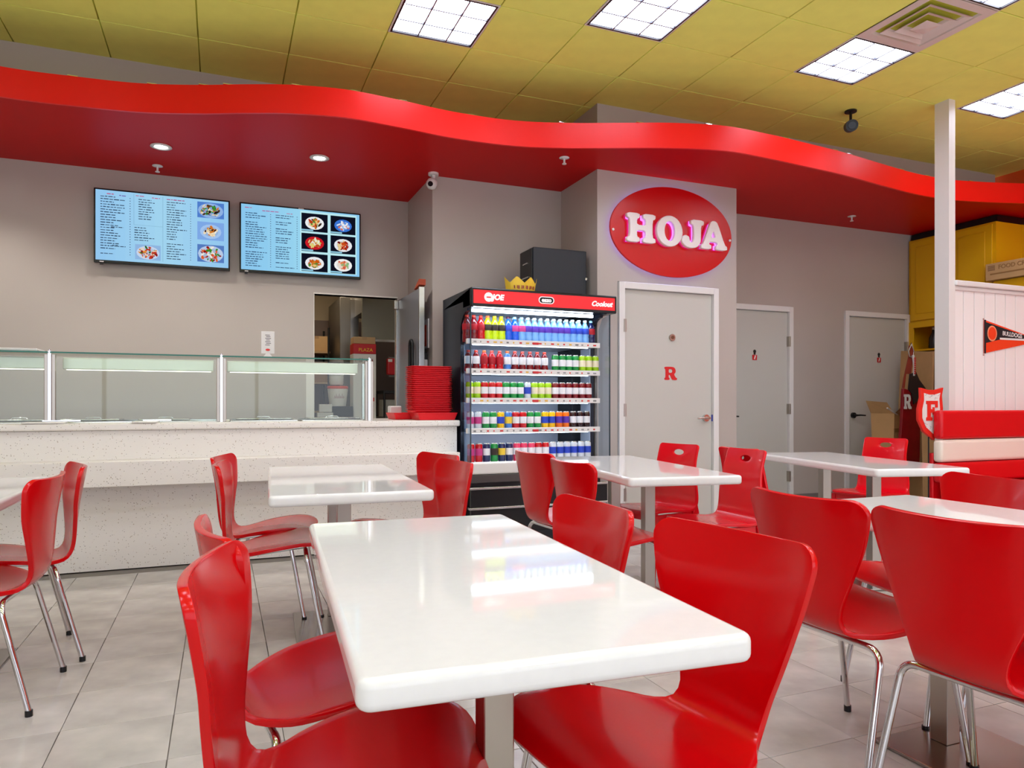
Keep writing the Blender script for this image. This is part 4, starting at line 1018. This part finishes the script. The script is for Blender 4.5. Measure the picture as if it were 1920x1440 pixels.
def shell_obj(name, prof, th, dish, m, parent, corner, hole=None, nT=34, nS=12):
    top, bot = shell_mesh(prof, nT, nS, th, dish, hole, corner)
    mb = MB(); R = len(top); C_ = len(top[0])
    vs = [p for r in top for p in r] + [p for r in bot for p in r]; o = R*C_
    fs = []
    for i in range(R-1):
        for k in range(C_-1):
            a = i*C_+k; fs.append((a, a+1, a+C_+1, a+C_)); fs.append((o+a, o+a+C_, o+a+C_+1, o+a+1))
    for i in range(R-1):
        a = i*C_; fs.append((a, a+C_, o+a+C_, o+a)); a = i*C_+C_-1; fs.append((a, o+a, o+a+C_, a+C_))
    for k in range(C_-1):
        fs.append((k, o+k, o+k+1, k+1)); a = (R-1)*C_+k; fs.append((a, a+1, o+a+1, o+a))
    mb.add(vs, fs)
    ob = mb.build(name, m, parent)
    bm = bmesh.new(); bm.from_mesh(ob.data)
    bmesh.ops.remove_doubles(bm, verts=bm.verts, dist=2e-4)
    bmesh.ops.recalc_face_normals(bm, faces=bm.faces)
    bm.to_mesh(ob.data); bm.free()
    if hole:
        hx, hz, ha, hb = hole
        cu = MB().prism([(ha*math.cos(2*PI*k/20), hb*math.sin(2*PI*k/20)) for k in range(20)], -.12, .12, lambda u, v, t: (hx + t, u, hz + v)).build('cutter', m)
        md = ob.modifiers.new('h', 'BOOLEAN'); md.operation = 'DIFFERENCE'; md.object = cu; md.solver = 'EXACT'
        bpy.context.view_layer.update(); bake(ob); bpy.data.objects.remove(cu)
    me = ob.data
    bm = bmesh.new(); bm.from_mesh(me)
    es = [e for e in bm.edges if len(e.link_faces) == 2 and e.calc_face_angle(0) > math.radians(55)]
    bmesh.ops.bevel(bm, geom=es, offset=.0028, segments=2, profile=.5, affect='EDGES', clamp_overlap=True)
    for f in bm.faces: f.smooth = True
    bm.to_mesh(me); bm.free(); me.set_sharp_from_angle(angle=math.radians(50))
    return ob
PROF_A = [(.235, .434, .205), (.205, .449, .215), (.13, .455, .228), (.05, .447, .232), (-.03, .435, .222), (-.10, .422, .194), (-.15, .418, .152), (-.188, .428, .124), (-.212, .460, .118), (-.223, .51, .130), (-.232, .59, .163), (-.246, .69, .203), (-.262, .78, .226), (-.270, .825, .229)]
PROF_G = [(.215, .448, .185), (.19, .456, .19), (.10, .458, .195), (.0, .452, .195), (-.08, .448, .19), (-.13, .456, .192), (-.155, .485, .194), (-.165, .53, .192), (-.168, .60, .184), (-.175, .68, .168), (-.19, .76, .163), (-.215, .845, .163)]
def bend(p0, pc, p1, n=6):
    out = []
    for k in range(n+1):
        t = k/n; out.append(tuple((1-t)**2*a + 2*t*(1-t)*b + t*t*c for a, b, c in zip(p0, pc, p1)))
    return out
def make_chair_a():
    t = empty('dining_chair')
    shell_obj('seat_shell', PROF_A, .016, lambda f: .010 if f < .5 else .010 + .022*min(1, (f-.5)/.3), M_RED, t, (.085, .052))
    R_ = .0105
    for sx, xf, xt, zt in ((1, .215, .135, .432), (-1, -.235, -.140, .396)):
        for sy in (-1, 1):
            foot = (xf, sy*.222, .012); top = (xt + (xf-xt)*.10, sy*.200, zt-.045)
            pts = [foot, top] + bend(top, (xt, sy*.195, zt), (xt, sy*.150, zt))[1:]
            lg = MB().tube(pts, R_, 10).build('leg', M_CHROME, t)
            MB().cyl((xf, sy*.222, 0), .0125, .022, 10).build('foot_cap', M_BLACKP, lg)
        MB().tube([(xt, -.150, zt), (xt, .150, zt)], R_, 10).build('cross_tube', M_CHROME, t)
    MB().tube([(-.140, .06, .400), (.135, .06, .430)], .008, 8).tube([(-.140, -.06, .400), (.135, -.06, .430)], .008, 8).build('seat_mount', M_CHROME, t)
    return t
def make_chair_g():
    t = empty('handle_chair')
    shell_obj('seat_shell', PROF_G, .014, lambda f: .004 if f < .5 else .004 + .012*min(1, (f-.5)/.3), M_REDW, t, (.03, .022), hole=(-.20, .795, .046, .018))
    for sy in (-1, 1):
        MB().prism([(.17, .445), (.205, .445), (.222, 0), (.198, 0)], sy*.175-.014, sy*.175+.014, lambda u, v, q: (u, q, v)).build('leg', M_REDW, t, bevel=.004)
        MB().prism([(-.155, .50), (-.12, .44), (-.165, .22), (-.225, 0), (-.25, 0), (-.205, .22), (-.172, .44)], sy*.178-.014, sy*.178+.014, lambda u, v, q: (u, q, v)).build('leg', M_REDW, t, bevel=.004)
        MB().box(-.12, .175, sy*.172-.010, sy*.172+.010, .405, .443).build('side_rail', M_REDW, t, bevel=.003)
    MB().box(.178, .198, -.16, .16, .405, .443).build('front_rail', M_REDW, t, bevel=.003)
    return t
ca = make_chair_a(); cg = make_chair_g(); index_children()
A_ch = [
 (.221, 1.295, -11, 'red plywood chair in the bottom left corner, nearest on the left of the foreground table'),
 (.222, 1.765, 8, 'red plywood chair left of the foreground table, behind the nearest left chair'),
 (.785, 1.225, 187, 'large red plywood chair right of the foreground table, its back nearest the camera'),
 (.72, 1.755, 179, 'red plywood chair at the far right side of the foreground table'),
 (1.874, 1.69, 2, 'red plywood chair at right with back to us, farther of the pair, steel legs clear'),
 (1.885, 1.225, 3, 'red plywood chair with widest back to us at right, before the square steel post'),
 (2.45, 1.865, 167, 'red plywood chair on the far side of the right table, in front of the red booth'),
 (2.49, 1.42, 176, 'red plywood chair cut off by the right picture edge behind the nearest right chair back'),
 (.235, 4.02, -14, 'red plywood chair left of the table by the stone counter, the farther one'),
 (.24, 3.56, -6, 'red plywood chair left of the table by the stone counter, the nearer one'),
 (.88, 3.74, 193, 'red plywood chair right of the table by the stone counter, the farther one'),
 (.81, 3.28, 185, 'red plywood chair right of the table by the stone counter, the nearer one'),
 (1.885, 3.76, 5.5, 'red plywood chair left of the cooler table, the farther of that pair'),
 (1.795, 3.09, 1, 'red plywood chair left of the table by the cooler, the nearer one at the table corner'),
 (-.85, 3.21, 176.6, 'red plywood chair at the left picture edge, the nearer of the two at that table'),
 (-.838, 3.675, 196, 'red plywood chair at the left picture edge, the farther of the two at that table'),
]
G_ch = [
 (2.985, 3.36, 4, 'red wooden chair seen from behind, past the nearer handle-hole chair of the cooler table'),
 (2.516, 3.788, 191.5, 'red wooden chair with oval handle hole in front of the door marked R'),
 (2.552, 3.25, 178, 'red wooden chair with oval handle hole right of the cooler table, the nearer one'),
 (4.43, 3.87, 192, 'red wooden chair with oval handle hole behind the far right table, before the cardboard'),
]
for k, (x, y, d, l) in enumerate(A_ch):
    o = ca if k == 0 else copy_tree(ca); o.location = (x, y, 0.0); o.rotation_euler = (0, 0, r_(d)); tag(o, l, 'chair', 'red chairs with chrome legs')
for k, (x, y, d, l) in enumerate(G_ch):
    o = cg if k == 0 else copy_tree(cg); o.location = (x, y, 0.0); o.rotation_euler = (0, 0, r_(d)); tag(o, l, 'chair', 'red chairs with handle holes')

# ================================================================== BOOTH
bo = empty('booth_bench', (5.39, 4.07, 0), 0, 'red and white upholstered booth bench against the white beadboard wall', 'bench')
BL = 2.6
MB().box(.17, BL, .046, .085, .10, 1.02).box(.005, .17, .046, .085, .0, .70).build('back_frame', M_REDUP, bo, bevel=.01)
for z0, z1, m, nm in ((.816, 1.050, M_REDUP, 'back_cushion'), (.628, .811, M_CREAM, 'back_cushion'), (.46, .624, M_REDUP, 'back_cushion')):
    o = MB().box(-.005, BL, -.035, .045, z0, z1).build(nm, m, bo, bevel=.028, seg=4)
    if m is M_CREAM: tag(o, 'cream white middle back cushion')
MB().box(0, BL, -.50, -.03, .33, .455).build('seat_cushion', M_REDUP, bo, bevel=.03, seg=3)
MB().tube([(0, -.50, .44), (BL, -.50, .44)], .006, 6).build('piping', M_CREAM, bo)
MB().box(.01, BL, -.46, .085, .0, .328).build('seat_base', M_REDUP, bo)

# ================================================================== YELLOW CABINETS AND CLUTTER
yc = empty('yellow_wall_cabinet', (7.5, 5.02, 0), 0, 'tall yellow cabinet with panelled door and open shelf beside the restroom door', 'cabinet')
CDp = XR - 7.5
MB().box(.02, CDp, 0, 1.02, 2.06, 3.02).box(.02, CDp, 0, .02, 1.72, 2.06).box(.02, CDp, 1.0, 1.02, 1.72, 2.06).box(.02, CDp, .02, 1.0, 1.72, 1.74).box(CDp-.02, CDp, .02, 1.0, 1.74, 2.06).build('cabinet_body', M_YEL, yc)
MB().box(0, .02, 0, 1.02, 1.99, 2.06).box(0, .02, .95, 1.02, 1.72, 1.99).box(0, .02, 0, .05, 1.72, 1.99).build('face_frame', M_YEL, yc, bevel=.002)
for a, b in ((.03, .47), (.50, .985)):
    dr = MB().box(-.0, .019, a, b, 2.075, 3.0).build('cabinet_door', M_YEL, yc, bevel=.003)
    MB().box(-.008, 0, a+.07, b-.07, 2.15, 2.93).build('raised_panel', M_YEL, dr, bevel=.005)
MB().box(.04, CDp, .0, 1.0, 3.022, 3.09).build('top_filler', M_BLACKP, yc)
MB().box(.42, .45, -.006, 0, 2.06, 3.02).build('end_batten', M_YEL, yc)
yl = empty('yellow_low_cabinet', (7.45, 3.0, 0), 0, 'lower yellow cabinet behind the beadboard wall, under the large carton', 'cabinet')
MB().box(0, .65, 1.32, 2.0, 0, 2.38).build('cabinet_body', M_YEL, yl, bevel=.003); MB().box(-.015, 0, 1.35, 1.97, .1, 2.30).build('cabinet_door', M_YEL, yl, bevel=.004)
# big carton on it
bc2 = empty('large_carton', (7.40, 4.45, 2.385), 0, 'large brown shipping carton on the low yellow cabinet behind the beadboard wall', 'box')
box_obj('body', M_CARD, (0, .5, 0, .60, 0, .175), bc2, .004)
MB().box(-.002, 0, .05, .55, .055, .07).build('tape', M_CARDD, bc2)
text_obj('lettering', 'FOOD CRATE', .06, M_CARDD, bc2, (-.0015, .28, .125), rot=(PI/2, 0, -PI/2), bold=.001)
mb = MB()
for k in range(4): mb.add([(-.0016, .50, .10+.014*k), (-.0016, .575, .10+.014*k), (-.0016, .575, .108+.014*k), (-.0016, .50, .108+.014*k)], [(0,1,2,3)], (140, 104, 66))
mb.build('print', M_INK, bc2)
# items on open shelf
for k, (y, c, l) in enumerate([(5.80, (30, 26, 26), 'dark bottle with white spout on the open yellow shelf'), (5.68, (110, 30, 20), 'dark red jug on the open yellow shelf beside the dark bottle')]):
    b = empty('shelf_bottle', (7.62, y, 1.741), 0, l, 'bottle')
    MB().lathe([(.05, 0), (.055, .03), (.05, .13), (.02, .19), (.018, .22)], n=14).build('bottle', mat('shelf_item_%s' % ('dark' if k == 0 else 'red'), c, .3), b)
    MB().lathe([(.02, .22), (.02, .25), (0, .252)], n=10).build('cap', M_OFFW if k == 0 else M_REDINK, b)
# cartons stacked below the shelf
carton('carton', 7.40, 8.05, 5.15, 6.0, .0, .58, 'lowest big carton in the stack under the open yellow shelf')
carton('carton', 7.42, 8.05, 5.2, 6.0, .582, 1.16, 'middle big carton in the stack under the open yellow shelf')
cx_ = carton('carton', 7.45, 8.05, 5.2, 5.98, 1.162, 1.70, 'topmost big carton in the stack under the open yellow shelf')
# loose cardboard
def sheet(name, pts, th, label, m=M_CARD, cat='cardboard'):
    """flat panel standing on its bottom edge: four 3D corners"""
    a, b, c, d = [Vector(p) for p in pts]; n = (b-a).cross(d-a).normalized()*th
    vs = [a, b, c, d, a+n, b+n, c+n, d+n]
    o = MB().add([v - a for v in vs], [(0,3,2,1),(4,5,6,7),(0,1,5,4),(1,2,6,5),(2,3,7,6),(3,0,4,7)]).build(name, m, loc=tuple(a)); return tag(o, label, cat)
sheet('cardboard_sheet', [(7.18, 5.95, 0), (6.95, 5.32, 0), (7.16, 5.45, 1.67), (7.33, 5.98, 1.72)], .012, 'tall cardboard sheet leaning by the restroom door, reaching up to the yellow shelf')
sheet('cardboard_sheet', [(6.62, 5.16, 0), (6.90, 5.00, 0), (6.95, 5.06, 1.08), (6.67, 5.22, 1.10)], .012, 'low cardboard sheet leaning in front, below the red and white shield')
nc = empty('narrow_carton', (6.80, 5.72, 0), r_(12), 'narrow open-topped carton standing before the right restroom door', 'box')
mb = MB(); mb.add([(-.10,-.10,0),(.10,-.10,0),(.10,.10,0),(-.10,.10,0),(-.12,-.13,1.0),(.12,-.13,1.0),(.12,.13,1.0),(-.12,.13,1.0)], [(0,3,2,1),(0,1,5,4),(1,2,6,5),(2,3,7,6),(3,0,4,7)]); nb_ = mb.build('body', M_CARD, nc)
sm = nb_.modifiers.new('s', 'SOLIDIFY'); sm.thickness = .006; bake(nb_)
MB().add([(-.12,-.13,1.0),(.12,-.13,1.0),(.13,-.23,1.10),(-.11,-.24,1.11)], [(0,1,2,3)]).add([(-.12,-.13,1.0),(-.12,.13,1.0),(-.24,.12,1.14),(-.25,-.12,1.12)], [(0,1,2,3)]).build('flap', M_CARD, nc)
MB().box(-.125, .125, -.135, -.125, .80, .84).build('tape', M_CARDD, nc)
MB().tube([(-.32, -.16, 1.06), (-.02, -.12, .98)], .008, 6).build('paper_roll', M_TRIMW, nc)
# hanging red banner bag with R
bn = empty('red_banner', (6.76, 5.42, 0), r_(-8), 'dark red hanging banner with white letter R, black patch and lettered lanyard strap', 'banner')
def ribbon(mb, outline, y, th, m_fr): mb.prism(outline, y, y+th, lambda u, v, t: (u, t, v))
mb = MB(); mb.prism([(-.18, .45), (.09, .42), (.13, .80), (.145, 1.20), (.10, 1.24), (-.02, 1.25), (-.10, 1.27), (-.10, .90)], -.02, .02, lambda u, v, t: (u + .02*math.sin(v*5), t, v)); mb.build('cloth', mat('maroon_vinyl', (138, 12, 26), .25, noise=(6, .25)), bn, bevel=.008)
mb = MB(); mb.prism([(.02, 1.10), (.10, 1.16), (.15, 1.20), (.17, 1.27), (.09, 1.36), (.05, 1.44), (-.03, 1.42), (-.05, 1.26), (-.01, 1.22)], -.032, -.021, lambda u, v, t: (u, t, v)); mb.build('black_patch', mat('black_mesh', (44, 34, 36), .5), bn)
lr = letter('R', .155, .004, M_TRIMW, bn, wallfr(-.105, -.031, 1.05), 'letter', 0, 0, .62)
mb = MB(); mb.prism([(-.06, 1.42), (.0, 1.42), (.03, 1.62), (.03, 1.70), (-.02, 1.72), (-.03, 1.60), (-.09, 1.38), (-.11, 1.27), (-.08, 1.27)], -.015, -.005, lambda u, v, t: (u, t, v)); mb.build('upper_strap', mat('brown_red_strap', (150, 60, 44), .4), bn)
MB().tube([(.02, -.03, 1.40), (.022, -.035, 1.50), (.01, -.03, 1.62)], .012, 8).build('lanyard', M_TRIMW, bn)
MB().tube([(-.02, -.02, 1.60), (-.035, -.02, 1.66), (.0, -.02, 1.745), (.03, -.02, 1.66), (.02, -.02, 1.60), (-.02, -.02, 1.60)], .008, 8).build('hook', M_STEELL, bn)
mb = MB()
for k in range(9): mb.box(.008, .030, -.049, -.046, 1.42+.02*k, 1.432+.02*k)
mb.build('lanyard_lettering', M_REDINK, bn)
# shield
shd = empty('shield_sign', (5.355, 4.138, .288), 0, 'red-bordered white shield sign with red block letter beside the booth end', 'sign'); shd.scale = (.85, 1, .737)
sp_ = [(-.10, 1.285), (.0, 1.262), (.10, 1.262), (.21, 1.29), (.19, 1.20), (.205, 1.05), (.18, .86), (.08, .70), (-.06, .80), (-.13, .93), (-.13, 1.05), (-.095, 1.18)]
MB().prism(sp_, -.012, .012, lambda u, v, t: (u, t, v)).build('border', mat('orange_red_sign', (228, 44, 34), .4), shd, bevel=.002)
ip = [(.04 + (u-.04)*.72, 1.02 + (v-1.02)*.78) for u, v in sp_]
MB().prism(ip, -.0145, -.0125, lambda u, v, t: (u, t, v)).build('white_field', M_TRIMW, shd)
lp = letter('P', .22, .004, mat('orange_red_sign', (0,0,0)), shd, wallfr(-.035, -.017, .92), 'letter', 0, 0, .85)
mb = MB()
for k in range(16):
    u, v = random.uniform(-.05, .15), random.choice([random.uniform(1.16, 1.22), random.uniform(.82, .90)])
    a = random.uniform(0, PI); du, dv = .014*math.cos(a), .014*math.sin(a)
    mb.add([(u-du, -.0152, v-dv), (u+du, -.0152, v+dv), (u+du-.003*math.sin(a), -.0152, v+dv+.003*math.cos(a)), (u-du-.003*math.sin(a), -.0152, v-dv+.003*math.cos(a))], [(0,1,2,3)], random.choice([(60,60,70),(190,60,60)]))
mb.build('print', M_INK, shd)
MB().tube([(.03, .005, .76), (.03, .005, -.39)], .006, 6).tube([(-.08, .005, -.388), (.14, .005, -.388)], .006, 6).build('stand', M_DARK, shd)
# pennant on the beadboard
pn = empty('pennant', (6.10, 4.170, 1.83), 0, 'black and orange triangular felt pennant with white lettering on the beadboard wall', 'pennant')
zt = lambda u: -.0 - u*.205; zb = lambda u: -.29 + u*.175
MB().prism([(0, -.29), (.76, -.158), (.76, -.155), (0, 0)], .004, .007, lambda u, v, t: (u, t, v)).build('felt', mat('orange_felt', (238, 62, 10), .8), pn)
MB().prism([(.022, -.02), (.022, -.20), (.20, -.165), (.66, -.150), (.7, -.15)], .0025, .0038, lambda u, v, t: (u, t, v)).build('black_field', mat('black_felt', (26, 26, 30), .8), pn)
MB().box(0, .02, .001, .0038, -.29, 0).build('hoist_band', mat('black_felt', (0,0,0)), pn)
pc_ = MB()
pc_.prism(ell(.10, -.115, .062, .068, 18), .0012, .0024, lambda u, v, t: (u, t, v)); pc_.build('round_emblem', mat('pale_orange_felt', (240, 150, 110), .8), pn)
MB().prism(ell(.10, -.115, .050, .056, 18), .0004, .0011, lambda u, v, t: (u, t, v)).build('emblem_core', mat('orange_felt', (0,0,0)), pn)
text_obj('lettering', 'BULLDOGS', .052, M_TRIMW, pn, (.365, .0018, -.118), rot=(PI/2, r_(4), 0), bold=.001)
MB().box(.20, .60, .0012, .0024, -.165, -.148).build('lettering_bar', M_TRIMW, pn)
for u, v in ((-.01, .005), (-.008, -.305)): MB().cyl((u, .002, v), .006, .006, 8, 'y').build('pin', M_STEELL, pn)
